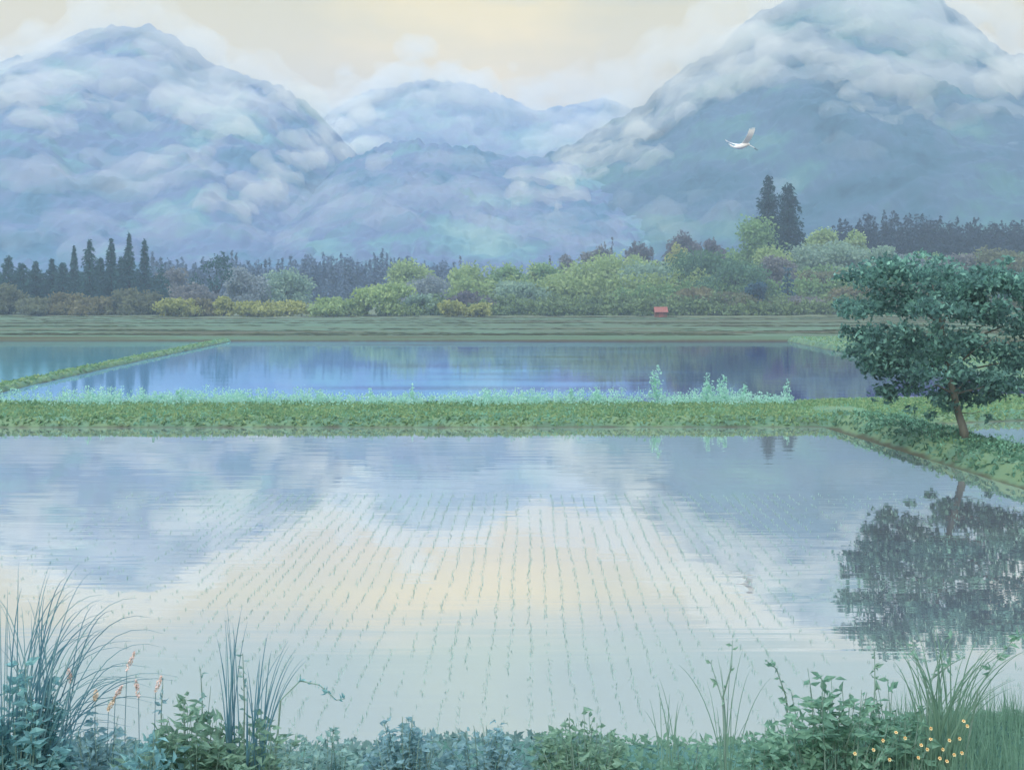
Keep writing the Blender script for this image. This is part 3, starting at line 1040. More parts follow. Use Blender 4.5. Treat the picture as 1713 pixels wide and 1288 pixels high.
clumps = []
for px, py, r in [(1450, 466, 34), (1500, 452, 34), (1556, 458, 36), (1612, 470, 34), (1664, 462, 36), (1716, 478, 36), (1770, 520, 38),
                  (1436, 520, 28), (1482, 508, 34), (1530, 512, 36), (1590, 514, 34), (1642, 522, 38), (1700, 536, 36), (1760, 590, 40),
                  (1456, 566, 26), (1500, 560, 34), (1550, 568, 36), (1606, 572, 36), (1660, 580, 38), (1712, 600, 36),
                  (1490, 612, 28), (1530, 622, 32), (1582, 618, 30), (1650, 632, 34), (1700, 640, 32), (1744, 650, 30),
                  (1506, 640, 20), (1548, 660, 20), (1632, 668, 18), (1550, 690, 12), (1640, 690, 10), (1414, 512, 14), (1430, 455, 14), (1412, 470, 10), (1424, 544, 12), (1440, 598, 12), (1470, 628, 13), (1492, 656, 11), (1470, 440, 13), (1528, 432, 12), (1584, 440, 14), (1640, 444, 12), (1690, 440, 14), (1404, 500, 9), (1520, 684, 10)]:
    q = r / F * TD
    edge = max(0.25, 1 - ((px - 1600) / 210.0) ** 2 - ((py - 560) / 150.0) ** 2)
    for s in ((-1, 1) if r > 24 else (rng.choice((-1, 1)),)):
        clumps.append((tp(px + rng.uniform(-8, 8), py + rng.uniform(-8, 8), s * rng.uniform(0.15, 1.5) * edge), q * rng.uniform(.85, 1.1)))
for i in range(66):
    a = rng.uniform(0, 2 * math.pi)
    q = math.sqrt(rng.uniform(0.05, 1.0))
    clumps.append((tp(1592 + math.cos(a) * 178 * q, 568 + math.sin(a) * 120 * q, rng.uniform(-1.5, 1.5) * (1.05 - q)), rng.uniform(14, 30) / F * TD))
cs = np.array([c for c, q in clumps])
rs = np.array([(q * 1.25, q * 1.1, q * .72) for c, q in clumps])
pts = blob_points(22500, cs, rs * 1.0, 0.22, -5)
quads_obj('crown', dabs(pts, 0.128, 0.52, up=-0.1, jit=0.45), M['tree_leaf'], tree)
trunk = [tp(1616, 738), tp(1611, 715), tp(1603, 690), tp(1596, 660), tp(1586, 625), tp(1584, 590), tp(1575, 545), tp(1566, 505), tp(1560, 475)]
parts = [tube(trunk, [.12, .092, .08, .076, .068, .06, .05, .035, .015], 9)]
for a, tgt in [(3, (1540, 655)), (3, (1650, 640)), (4, (1500, 600)), (4, (1700, 600)), (5, (1480, 540)), (5, (1660, 540)), (6, (1490, 470)), (6, (1640, 480)), (2, (1560, 688)), (2, (1636, 686)), (4, (1640, 565)), (5, (1720, 530)), (3, (1710, 640))]:
    e = tp(tgt[0], tgt[1], rng.uniform(-1, 1))
    m = trunk[a] * .5 + e * .5 + np.array([0, 0, rng.uniform(-.05, .2)])
    parts.append(tube([trunk[a], m, e], [.034 if a > 2 else .014, .02 if a > 2 else .009, .006], 6))
v, f = merge(parts)
mesh_obj('trunk', v, f, M['bark'], tree, smooth=True)

# ------------------------------------------------------------------ rice seedlings in rows
fol('rice_leaf', (124, 156, 146), (140, 170, 158), (154, 182, 168), scale=3.0, transl=0.5, k=1.55)


def blade_quads(base, az_, lean, length, width, segs=3, curl=0.6):
    """a narrow curved blade as quads (unconnected), base to tip"""
    out = []
    p = np.array(base, float)
    ang = lean
    side_ = np.array([-math.sin(az_), math.cos(az_), 0]) if False else np.array([math.sin(az_), -math.cos(az_), 0])
    prev = (p - side_ * width / 2, p + side_ * width / 2)
    for i in range(segs):
        dirv = np.array([math.cos(az_) * math.sin(ang), math.sin(az_) * math.sin(ang), math.cos(ang)])
        p = p + dirv * length / segs
        wv = width * (1 - ((i + 1) / segs) ** 1.6) * 0.5 + 0.0004
        cur = (p - side_ * wv, p + side_ * wv)
        out.append([prev[0], prev[1], cur[1], cur[0]])
        prev = cur
        ang += curl / segs
    return out


def seedling_quads():
    q = []
    for i in range(rng.integers(3, 6)):
        q += blade_quads((rng.normal() * .006, rng.normal() * .006, -0.03), rng.uniform(0, 6.28), rng.uniform(.05, .7), rng.uniform(.045, .08), .008, 2, rng.uniform(.1, .8))
    return np.array(q)


variants = [seedling_quads() for _ in range(10)]
spots = []
ddx = (885 - CX) / F
for r in range(-37, 47):
    off = rng.uniform(-0.02, 0.02)
    y = 7.7 + rng.uniform(0, 0.3)
    while y < 19.9:
        gap = 0.07 + 0.09 * rng.random()
        y += gap
        x = ddx * y + 0.195 * r + off + 0.012 * math.sin(y * 1.3 + r) + rng.normal() * 0.007
        fade = 1.0
        pxx = CX + x / y * F
        if pxx < 330 or pxx > 1330:
            fade = 0.38
        if pxx < -20 or pxx > 1740:
            continue
        if rng.random() > fade * (0.92 if vnoise(r * 1.7, y * 0.8, 3.3) > -0.4 else 0.5):
            continue
        if x > 8.7:
            continue
        spots.append((x, y))
spots.sort(key=lambda s: s[1])
protos = []
for (x, y) in spots[:300]:
    k = int(rng.integers(0, 10))
    if len(protos) < 10:
        o = quads_obj('rice_seedling', variants[len(protos)], M['rice_leaf'])
        protos.append(o)
    else:
        o = protos[k].copy()
        COL.objects.link(o)
    o.location = (x, y, 0)
    o.rotation_euler = (0, 0, rng.uniform(0, 6.28))
    o.scale = (1, 1, rng.uniform(.7, 1.15))
    tag(o, 'small rice seedling standing in the water in the nearest part of the planted rows', 'rice seedling', 'nearest rice seedlings in the planted rows')
A = []
for (x, y) in spots[300:]:
    q = variants[int(rng.integers(0, 10))]
    a = rng.uniform(0, 6.28)
    Rm = np.array([[math.cos(a), -math.sin(a), 0], [math.sin(a), math.cos(a), 0], [0, 0, rng.uniform(.7, 1.2)]])
    A.append(q @ Rm.T + np.array([x, y, 0]))
o = quads_obj('rice_rows', np.concatenate(A), M['rice_leaf'])
o['kind'] = 'stuff'

# ------------------------------------------------------------------ plants of the near bank
fol('teal_shrub', (62, 92, 98), (80, 112, 114), (108, 142, 142), scale=3.0, k=3.0, transl=0.55)
fol('slate_shrub', (96, 128, 136), (112, 144, 150), (130, 160, 162), scale=3.0, k=1.65, transl=0.5)
fol('sea_shrub', (98, 128, 128), (114, 144, 140), (132, 160, 152), scale=3.0, k=1.75, transl=0.5)
fol('moss_shrub', (84, 112, 100), (100, 128, 112), (122, 150, 132), scale=3.0, k=1.9, transl=0.5)
fol('green_shrub', (78, 108, 96), (92, 126, 110), (116, 148, 130), scale=3.0, k=1.9, transl=0.5)
fol('reed_blue', (72, 110, 126), (92, 130, 142), (126, 158, 160), scale=3.0, k=1.4, transl=0.5)
fol('reed_green', (96, 128, 112), (114, 146, 128), (136, 166, 146), scale=3.0, k=1.3, transl=0.5)
M['twig'] = plain_mat('twig', srgb(124, 150, 140))


def leaf_faces(base, dirv, length, width, fold=0.25):
    """one pointed leaf: two halves folded along the midrib (two quads)"""
    dirv = dirv / np.linalg.norm(dirv)
    s = np.cross(dirv, rng.normal(size=3))
    s /= max(np.linalg.norm(s), 1e-6)
    nn = np.cross(s, dirv)
    b = np.array(base)
    m = b + dirv * length * .42 - nn * 0.04 * length
    tip = b + dirv * length + nn * -0.16 * length
    l = m + s * width * .5 + nn * fold * width
    r = m - s * width * .5 + nn * fold * width
    mt = b + dirv * length * .7 - nn * 0.06 * length
    return [[b, m, l, l * .5 + b * .5 + nn * 0.02 * length], [b, r * .5 + b * .5 + nn * 0.02 * length, r, m],
            [m, mt, tip, l], [m, r, tip, mt]]


def shrub(name, label, px, hw, top, d, mat, stems=26, leaf=0.07, per=13, aspect=0.48, group=None, spread=1.0, fill=0):
    x0 = X_at(px, d)
    z0 = float(nz_bank(x0, d)) - 0.02
    h = Z_at(top, d) - z0
    W = hw / F * d
    t = thing(name, label, 'shrub', (x0, d, z0), 0, group)
    S, Q = [], []
    for i in range(stems):
        u = rng.uniform(-1, 1)
        tipz = h * (1 - 0.55 * abs(u) ** 1.8) * rng.uniform(.55, 1.02)
        tip = np.array([u * W, rng.uniform(-.18, .14), tipz])
        b = np.array([u * W * .55, rng.uniform(-.1, .1), 0])
        m = (b + tip) / 2 + np.array([rng.uniform(-.03, .03), 0, h * .10])
        path = [b * (1 - q) ** 2 + 2 * m * q * (1 - q) + tip * q * q for q in np.linspace(0, 1, 6)]
        S.append(tube(path, np.linspace(.004, .0018, 6), 4))
        for j in range(per):
            q = rng.uniform(.12, 1.0)
            c = b * (1 - q) ** 2 + 2 * m * q * (1 - q) + tip * q * q
            dv = np.array([rng.normal(), rng.normal() * .8, rng.uniform(-.5, .7)]) + np.array([u * .6, 0, 0])
            L_ = leaf * rng.uniform(.55, 1.15)
            Q += leaf_faces(c + rng.normal(size=3) * .01, dv, L_, L_ * aspect)
    v, f = merge(S)
    mesh_obj('stem', v, f, M['twig'], t)
    quads_obj('foliage', np.array(Q), M[mat], t)
    return t


SG = 'leafy shrubs on the near bank'
for a in [
    ('dark teal shrub with oval leaves in the lower left corner', 40, 78, 1092, 6.0, 'teal_shrub', 54, .085, 16, .5),
    ('blue grey shrub beside the dark teal corner shrub', 165, 84, 1190, 6.05, 'slate_shrub', 34, .08, 14, .45),
    ('moss green shrub with long pointed leaves under the grass tufts', 320, 104, 1158, 6.1, 'moss_shrub', 52, .105, 14, .36),
    ('green shrub with spreading leaves right of the moss green one', 432, 70, 1176, 6.15, 'moss_shrub', 26, .09, 12, .4),
    ('small teal shrub low beside the open water at left', 560, 50, 1212, 6.2, 'sea_shrub', 20, .055, 14, .6),
    ('blue teal shrub with small round leaves, middle of the bottom edge', 684, 76, 1184, 6.2, 'slate_shrub', 40, .055, 17, .6),
    ('blue shrub with a raised clump, right of the middle one', 806, 62, 1198, 6.2, 'slate_shrub', 32, .055, 16, .6),
    ('mid green domed shrub right of the blue ones', 975, 84, 1180, 6.15, 'moss_shrub', 46, .055, 17, .55),
    ('low green shrub with star shaped leaves between grass tufts', 1160, 48, 1216, 6.15, 'green_shrub', 16, .08, 11, .34),
    ('large dark green shrub with many pointed leaves, lower right', 1392, 118, 1112, 6.1, 'green_shrub', 64, .084, 15, .42),
    ('green shrub at the right shoulder of the large dark green one', 1492, 56, 1138, 6.2, 'green_shrub', 24, .08, 12, .42),
    ('low green shrub left of the large dark green one', 1276, 52, 1216, 6.15, 'green_shrub', 22, .06, 13, .5),
    ('low dark teal shrub below the blue grey one', 250, 60, 1216, 5.9, 'teal_shrub', 24, .075, 13, .45),
    ('low teal shrub under the open water, left of the small round leaved one', 500, 60, 1226, 6.0, 'sea_shrub', 22, .07, 12, .5),
]:
    lab, px, hw, top, d, mat, st, lf, per, asp = a
    shrub('leafy_shrub', lab, px, hw, top, d, mat, st, lf, per, asp, SG)


def grass_clump(label, px, d, blades, mat, width=.007, group='grass clumps on the near bank', base_w=.06, py0=None):
    """blades: list of (tip px, tip py, droop)"""
    x0 = X_at(px, d)
    z0 = float(nz_bank(x0, d)) - 0.02
    t = thing('grass_clump', label, 'grass clump', (x0, d, z0), 0, group)
    V, Fc = [], []
    for (bx, tx_, ty, droop) in blades:
        tip = np.array([X_at(tx_, d) - x0, rng.uniform(-.25, .2), Z_at(ty, d) - z0])
        b = np.array([X_at(bx, d) - x0 + rng.normal() * .01, rng.normal() * .03, 0])
        m = b + (tip - b) * np.array([.30, .4, .72]) + np.array([0, 0, 1.5 * droop * np.linalg.norm(tip - b)])
        n = 11
        w0 = width * rng.uniform(.65, 1.2)
        side_ = np.array([0.9, rng.uniform(-.5, .5), 0.0])
        for i, q in enumerate(np.linspace(0, 1, n)):
            c = b * (1 - q) ** 2 + 2 * m * q * (1 - q) + tip * q * q
            tg = unit(2 * (m - b) * (1 - q) + 2 * (tip - m) * q)
            s = np.cross(tg, np.array([rng.uniform(-.02, .02), 1.0, 0.15]))
            s = s / max(np.linalg.norm(s), 1e-6)
            wv = w0 * .5 * (1 - q ** 2.2) + .0005
            k = len(V)
            V += [c - s * wv, c + np.array([0, -wv * .5, 0]), c + s * wv]
            if i:
                Fc += [(k - 3, k - 2, k + 1, k), (k - 2, k - 1, k + 2, k + 1)]
    mesh_obj('blade', V, Fc, M[mat], t, smooth=True)['kind'] = 'stuff'
    return t


bl = []
for i in range(70):
    q = rng.random() ** .8
    tx_ = 0 + 250 * q + rng.normal() * 14
    ty = 970 + 140 * max(0, (q - .35) / .65) ** 1.2 + rng.uniform(-25, 60)
    if rng.random() < .3:
        ty += 70
    bl.append((rng.uniform(-10, 95), tx_, ty, .02 + .20 * q + rng.uniform(0, .05)))
bl += [(20, -30, 1010, .04), (10, 30, 975, .02), (30, 96, 932, .04), (40, 128, 944, .10), (55, 150, 958, .12), (60, 214, 1012, .2), (66, 246, 1040, .24), (80, 262, 1092, .26), (70, 270, 1062, .26), (-5, 12, 1000, .02)]
grass_clump('tall blue grey grass clump arching to the right at the left edge', 45, 6.0, bl, 'reed_blue', .0068)
bl = [(rng.uniform(370, 398), 385 + rng.normal() * 12, 1030 + rng.uniform(-15, 90), .03) for i in range(16)]
grass_clump('upright thin grass tuft standing behind the moss green shrub', 388, 6.15, bl, 'reed_blue', .006)
bl = [(rng.uniform(414, 434), 418 + 90 * rng.random() ** 1.3, 1090 + rng.uniform(-25, 50), .05) for i in range(20)]
grass_clump('blue green grass tuft fanning right beside the upright thin one', 424, 6.1, bl, 'reed_blue', .007)
bl = [(rng.uniform(1110, 1136), 1120 + rng.normal() * 22, 1200 + rng.uniform(-50, 30), .03) for i in range(12)]
grass_clump('short grass tuft left of the low star leaved shrub', 1122, 6.1, bl, 'reed_green', .006)
bl = [(rng.uniform(1206, 1226), 1214 + rng.normal() * 34, 1130 + rng.uniform(-50, 70), .03) for i in range(14)]
grass_clump('tall thin pale grass tuft right of the star leaved shrub', 1216, 6.1, bl, 'reed_green', .005)
bl = [(rng.uniform(1540, 1600), 1490 + 220 * rng.random(), 1090 + rng.uniform(-40, 70), .06) for i in range(56)]
grass_clump('wide pale green grass clump between the large shrub and the flowers', 1570, 6.15, bl, 'reed_green', .008)
bl = [(rng.uniform(-60, 30), rng.uniform(600, 640) - 590, 1160, .04) for i in range(2)]


def leafy_twig(label, px, d, path_px, mat, nleaf=22, leaf=.06, forks=()):
    x0 = X_at(px, d)
    z0 = float(nz_bank(x0, d)) - 0.02
    t = thing('leafy_twig', label, 'twig', (x0, d, z0), 0, 'thin leafy twigs on the near bank')
    paths = [path_px] + list(forks)
    S, Q = [], []
    for pp in paths:
        P3 = [np.array([X_at(a, d) - x0, rng.uniform(-.04, .04), Z_at(b, d) - z0]) for a, b in pp]
        if pp is path_px:
            P3[0][2] = 0
        S.append(tube(P3, np.linspace(.006, .002, len(P3)), 5))
        for j in range(max(4, nleaf // len(paths))):
            q = rng.uniform(.35 if pp is path_px else .1, 1) * (len(P3) - 1)
            i = min(int(q), len(P3) - 2)
            c = P3[i] + (P3[i + 1] - P3[i]) * (q - i)
            L_ = leaf * rng.uniform(.6, 1.1)
            Q += leaf_faces(c, np.array([rng.normal(), rng.normal() * .6, rng.normal() * .7]), L_, L_ * .45)
    v, f = merge(S)
    mesh_obj('stem', v, f, M['twig'], t)
    quads_obj('foliage', np.array(Q), M[mat], t)


leafy_twig('thin arching twig with small dark leaves left of the open water', 452, 6.1, [(452, 1300), (470, 1170), (500, 1142), (534, 1146), (562, 1172), (578, 1166)], 'teal_shrub', 18, .05)
leafy_twig('dark upright sprig rising above the moss green shrub', 338, 6.15, [(338, 1300), (336, 1180), (334, 1120)], 'sea_shrub', 12, .05)
leafy_twig('second upright sprig, right of the first above the moss green shrub', 405, 6.2, [(405, 1300), (408, 1180), (404, 1095)], 'sea_shrub', 12, .05)
leafy_twig('short sprig left of the upright ones above the moss green shrub', 272, 6.2, [(272, 1300), (272, 1190), (270, 1136)], 'slate_shrub', 10, .05)
leafy_twig('long leafy twig reaching up to the right edge of the view', 1620, 6.15, [(1610, 1290), (1632, 1150), (1660, 1110), (1700, 1072), (1722, 1050)], 'green_shrub', 22, .06)
leafy_twig('forked twig with sparse leaves standing over the pale grass', 1540, 6.2, [(1545, 1290), (1550, 1150), (1568, 1110), (1590, 1060)], 'green_shrub', 22, .055, [[(1550, 1150), (1532, 1100), (1528, 1068)], [(1556, 1140), (1590, 1112), (1612, 1096)]])
leafy_twig('thin twig with faint leaves above the left of the large green shrub', 1320, 6.2, [(1325, 1290), (1318, 1170), (1300, 1120), (1278, 1100)], 'green_shrub', 16, .055)
leafy_twig('sparse twig with leaves above the top of the large green shrub', 1458, 6.2, [(1452, 1290), (1462, 1150), (1466, 1090)], 'moss_shrub', 14, .055)
leafy_twig('thin branching twig beside the tall thin grass tuft', 1200, 6.15, [(1214, 1290), (1208, 1170), (1190, 1110)], 'moss_shrub', 10, .045, [[(1208, 1170), (1222, 1110), (1226, 1072)]])

# pink flower spikes among the grass at the left
M['pink_spike'] = plain_mat('pink_spike', srgb(222, 200, 192), vary=.25, nscale=40)
M['orange_spike'] = plain_mat('orange_spike', srgb(222, 204, 182), vary=.25, nscale=40)
for px, top, bot, lean, m, lab in [
    (118, 1116, 1142, -2, 'pink_spike', 'pink flower spike, leftmost, half hidden by arching grass'),
    (209, 1090, 1122, 8, 'pink_spike', 'pink flower spike, highest of all, leaning right'),
    (159, 1152, 1172, 1, 'orange_spike', 'faint orange flower spike just above the blue grey shrub'),
    (190, 1146, 1166, 7, 'pink_spike', 'pink flower spike below the highest one, leaning right'),
    (179, 1166, 1188, 6, 'orange_spike', 'orange flower spike, lowest of all'),
    (233, 1136, 1166, -3, 'pink_spike', 'salmon flower spike, broadest, leaning left'),
    (258, 1130, 1156, 6, 'pink_spike', 'pink flower spike, rightmost of all')]:
    d = 6.05
    x0 = X_at(px, d)
    z0 = float(nz_bank(x0, d)) - .02
    t = thing('flower_spike', lab, 'flower', (x0, d, z0), 0, 'pink flower spikes at the left')
    zt, zb = Z_at(top, d) - z0, Z_at(bot, d) - z0
    lx = lean * 2 / F * d
    v, f = tube([(0, 0, 0), (0, 0, zb * .6), (lx * .2, 0, zb)], [.003, .0025, .002], 4)
    mesh_obj('stem', v, f, M['reed_blue'], t)
    n = 70
    q = rng.random(n)
    r_ = .011 * np.sin(np.pi * np.clip(q * .85 + .12, 0, 1))
    an = rng.uniform(0, 6.28, n)
    C = np.stack([lx * .2 + (lx * .8) * q + np.cos(an) * r_, np.sin(an) * r_, zb + (zt - zb) * q], 1)
    quads_obj('plume', dabs(C, .017, .5, up=1.2), M[m], t)

# yellow flowers in the grass at the lower right
M['petal'] = plain_mat('petal', srgb(230, 208, 152), vary=.12, nscale=30)
M['petal_heart'] = plain_mat('petal_heart', srgb(206, 140, 74))


def flower_meshes(r, h):
    pet = []
    for k in range(6):
        a = k * math.pi / 3
        c, s = math.cos(a), math.sin(a)
        c2, s2 = math.cos(a + .42), math.sin(a + .42)
        c3, s3 = math.cos(a - .42), math.sin(a - .42)
        pet.append([(c * .15 * r, s * .15 * r, h), (c3 * .75 * r, s3 * .75 * r, h + .25 * r), (c * r, s * r, h + .2 * r), (c2 * .75 * r, s2 * .75 * r, h + .25 * r)])
    return np.array(pet)


proto = None
for i, (px, py) in enumerate([(1499, 1225), (1477, 1238), (1488, 1270), (1541, 1246), (1557, 1218), (1557, 1236), (1551, 1253), (1577, 1253), (1605, 1235), (1536, 1267),
                              (1572, 1268), (1584, 1273), (1609, 1259), (1461, 1254), (1430, 1260), (1612, 1206), (1618, 1214), (1588, 1238), (1596, 1262), (1514, 1234)]):
    d = 5.75
    x0 = X_at(px, d)
    z0 = float(nz_bank(x0, d)) - .02
    zf = Z_at(py, d) - z0
    if proto is None:
        t = thing('yellow_flower', 'small yellow flower on a thin stem in the grass at lower right', 'flower', (x0, d, z0), 0, 'yellow flowers in the grass')
        H = 0.25
        v, f = tube([(0, 0, 0), (.005, 0, H * .6), (0, 0, H)], [.0022, .002, .0016], 4)
        mesh_obj('stem', v, f, M['reed_green'], t)
        quads_obj('petal', flower_meshes(.0105, 0), M['petal'], t).location = (0, 0, H)
        bm = bmesh.new()
        bmesh.ops.create_icosphere(bm, subdivisions=1, radius=.004)
        me = bpy.data.meshes.new('flower_heart')
        bm.to_mesh(me)
        bm.free()
        me.materials.append(M['petal_heart'])
        hrt = bpy.data.objects.new('flower_heart', me)
        COL.objects.link(hrt)
        hrt.parent = t
        hrt.location = (0, 0, H + .003)
        proto = t
    else:
        t = copy_tree(proto)
        t.location = (x0, d, z0)
    for ch in t.children:
        if ch.name.startswith('stem'):
            ch.scale = (1, 1, zf / .25)
        else:
            ch.location.z = zf + (.003 if 'heart' in ch.name else 0)
            ch.rotation_euler = (rng.uniform(.6, 1.3), rng.uniform(-.4, .4), 0)

# ground cover of the near bank
fol('cover_teal', (84, 108, 108), (100, 126, 124), (118, 146, 140), scale=1.2, k=1.8, transl=0.5)
fol('cover_green', (84, 112, 98), (98, 130, 112), (118, 148, 130), scale=1.2, k=1.7, transl=0.5)


def cover(name, x0, x1, n, mat, hi, size, aspect=.5, up=.2, dlo=5.0, dhi=7.5):
    x = rng.uniform(x0, x1, n)
    d = rng.uniform(dlo, dhi, n)
    z = nz_bank(x, d) + rng.uniform(0, 1, n) ** 1.6 * hi * (1 + .5 * fbm(x * 1.7, d * 1.1, 8.0, 3))
    o = quads_obj(name, dabs(np.stack([x, d, z], 1), size, aspect, up=up, jit=.5), M[mat])
    o['kind'] = 'stuff'


cover('ground_cover', -3.8, 0.6, 11500, 'cover_teal', .06, .055)
cover('green_cover', 0.2, 3.8, 9500, 'cover_green', .07, .05)
n = 5200
x = 1.55 + 1.9 * rng.random(n) ** .8
d = rng.uniform(5.1, 6.9, n)
z = nz_bank(x, d)
A = []
for i in range(n):
    A += blade_quads((x[i], d[i], z[i] - .01), rng.uniform(0, 6.28), rng.uniform(0, .35), rng.uniform(.08, .26) * (.6 + .5 * min(1, (x[i] - 1.5) / 1.0)), .0055, 2, rng.uniform(0, .5))
o = quads_obj('grass', np.array(A), M['cover_green'])
o['kind'] = 'stuff'

# ------------------------------------------------------------------ the white egret
M['feather'] = plain_mat('feather', (0.86, 0.86, 0.84, 1), vary=.04)
M['egret_leg'] = plain_mat('egret_leg', srgb(120, 130, 140))
ED = 65.0
ec = np.array([X_at(1238, ED), ED, Z_at(244, ED)])


def ep(px, py, dy=0.0):
    return np.array([X_at(px, ED), ED + dy, Z_at(py, ED)]) - ec


body = [ep(1218.5, 241), ep(1221, 242.2), ep(1223, 244.2), ep(1226, 246), ep(1230, 246.6), ep(1236, 246.2), ep(1242, 244.6), ep(1247, 243.2), ep(1251, 241.6), ep(1254, 241)]
parts = [tube(body, [.008, .03, .055, .05, .085, .15, .165, .13, .08, .03], 10)]


def wing(root_a, root_b, tip, chord_tip, thick=.02, fing=5, bend=None):
    """a feathered wing plate between two root points, narrowing in separate primaries at the tip"""
    V, Fc = [], []
    n = 7
    rows = []
    for i in range(n):
        q = i / (n - 1)
        c0 = root_a * (1 - q) + (tip + chord_tip * -.5) * q
        c1 = root_b * (1 - q) + (tip + chord_tip * .5) * q
        b = (bend if bend is not None else np.zeros(3)) * math.sin(math.pi * q)
        rows.append([c0 + b + (c1 - c0) * (j / fing) for j in range(fing + 1)])
    for i in range(n - 1):
        for j in range(fing):
            k = len(V)
            a, b_, c, d_ = rows[i][j], rows[i][j + 1], rows[i + 1][j + 1], rows[i + 1][j]
            if i == n - 2:
                mid = (c + d_) / 2 + (tip - root_a) * (.05 - .02 * abs(j - 2))
                c, d_ = mid * .8 + c * .2, mid * .8 + d_ * .2
            nn = np.cross(b_ - a, d_ - a)
            nn = nn / max(np.linalg.norm(nn), 1e-9) * thick * (1 - .6 * i / n) / 2
            V += [a + nn, b_ + nn, c + nn, d_ + nn, a - nn, b_ - nn, c - nn, d_ - nn]
            Fc += [tuple(k + t_ for t_ in q_) for q_ in ((0, 1, 2, 3), (7, 6, 5, 4), (0, 4, 5, 1), (1, 5, 6, 2), (2, 6, 7, 3), (3, 7, 4, 0))]
    return V, Fc


near = wing(ep(1240, 241, -.08), ep(1251, 240.5, -.08), ep(1255, 217, -.55), ep(1260, 216, -.4) - ep(1249.5, 218, -.4), bend=np.array([.06, -.1, 0]))
far = wing(ep(1233, 243, .08), ep(1244, 242, .08), ep(1220, 231.5, 1.0), ep(1221, 233, .8) - ep(1217, 230, .6), bend=np.array([0, .1, -.02]))
v, f = merge(parts + [near, far, tube([ep(1251, 242, 0), ep(1258, 245.4, 0), ep(1262, 247.6)], [.035, .022, .02], 6)])
eg = mesh_obj('egret', v, f, M['feather'])
eg.location = ec
nb = len(eg.data.polygons)
tag(eg, 'white egret in flight with one wing raised before the misty mountain', 'egret')
legs = merge([tube([ep(1262, 247.6), ep(1266, 250), ep(1268.5, 251.2)], [.016, .018, .01], 5), tube([ep(1262, 248.4, .06), ep(1265, 250.6, .06), ep(1267.5, 252, .06)], [.016, .018, .01], 5)])
me = eg.data
bm = bmesh.new()
bm.from_mesh(me)
off = [bm.verts.new(Vector(p)) for p in legs[0]]
me.materials.append(M['egret_leg'])
for q in legs[1]:
    fc = bm.faces.new([off[i] for i in q])
    fc.material_index = 1
bm.to_mesh(me)
bm.free()
# ------------------------------------------------------------------ mist lying on the mountain sides
def mist_mat(name, density, colr):
    m, t = new_mat(name)
    pv = N(t, 'ShaderNodeVolumePrincipled', i_Density=density)
    pv.inputs['Color'].default_value = colr
    out = N(t, 'ShaderNodeOutputMaterial')
    t.links.new(pv.outputs[0], out.inputs['Volume'])
    return m


M['mist'] = mist_mat('mist', 0.028, (1.0, 0.97, 0.84, 1))
M['thin_mist'] = mist_mat('thin_mist', 0.011, (1.0, 0.99, 0.93, 1))
M['bright_mist'] = mist_mat('bright_mist', 0.042, (1.0, 0.98, 0.85, 1))
M['veil_mist'] = mist_mat('veil_mist', 0.021, (1.0, 0.985, 0.90, 1))
bpy.context.view_layer.update()
mts = [bpy.data.objects[n] for n in ('mountain_left', 'mountain_far', 'mountain_middle', 'mountain_right')]
from mathutils.bvhtree import BVHTree
trees_ = [BVHTree.FromObject(o_, bpy.context.evaluated_depsgraph_get()) for o_ in mts]


def slope_point(px, py, default):
    """where the mountain side stands in that direction"""
    o_ = Vector((0, 0, CH))
    v_ = Vector(((px - CX) / F, 1, (HZ - py) / F)).normalized()
    best = None
    for t_ in trees_:
        h_ = t_.ray_cast(o_, v_)
        if h_[0] is not None and (best is None or h_[3] < best[1]):
            best = (h_[0], h_[3])
    if best:
        return np.array(best[0])
    return np.array([(px - CX) / F * default, default, Z_at(py, default)])


def mist_bank(name, puffs, mat, vox=2.0, disp=17.0, nscale=15.0):
    """puffs: (px, py, half width px, half height px, tilt deg, default distance) -> one joined ragged cloud body"""
    bm = bmesh.new()
    for (px, py, rx, rz, tilt, dd) in puffs:
        k = max(8, int(rx / rz * 9))
        a = math.radians(tilt)
        for i in range(k):
            u = rng.uniform(-1, 1)
            w = rng.normal() * .6
            qx = px + u * rx * math.cos(a) + w * rz * math.sin(a)
            qy = py - u * rx * math.sin(a) + w * rz * math.cos(a)
            c = slope_point(qx, qy, dd)
            s = c[1] / F
            q = rng.uniform(.15, .62) * (1.1 - .4 * min(1, abs(u)))
            r1 = rz * s * q * rng.uniform(1.1, 2.6)
            res = bmesh.ops.create_icosphere(bm, subdivisions=2, radius=1.0)
            for v_ in res['verts']:
                p = Vector((v_.co.x * r1, v_.co.y * r1, v_.co.z * rz * s * q))
                if abs(tilt) > 12:
                    p = Vector((p.x * math.cos(a) - p.z * math.sin(a), p.y, p.x * math.sin(a) + p.z * math.cos(a)))
                v_.co = p + Vector(c) + Vector((0, -r1 * .08, 0))
    me = bpy.data.meshes.new(name)
    bm.to_mesh(me)
    bm.free()
    me.materials.append(M[mat])
    o_ = bpy.data.objects.new(name, me)
    COL.objects.link(o_)
    o_['kind'] = 'stuff'
    r_ = o_.modifiers.new('join', 'REMESH')
    r_.mode = 'VOXEL'
    r_.voxel_size = vox
    for sz, st in ((nscale, disp), (nscale * .35, disp * .5), (nscale * .13, disp * .22)):
        tex = bpy.data.textures.new(name, 'CLOUDS')
        tex.noise_scale = sz
        tex.noise_depth = 3
        d_ = o_.modifiers.new('billow', 'DISPLACE')
        d_.texture = tex
        d_.texture_coords = 'LOCAL'
        d_.strength = st
        d_.mid_level = 0.5
    r_ = o_.modifiers.new('close', 'REMESH')
    r_.mode = 'VOXEL'
    r_.voxel_size = vox
    return o_


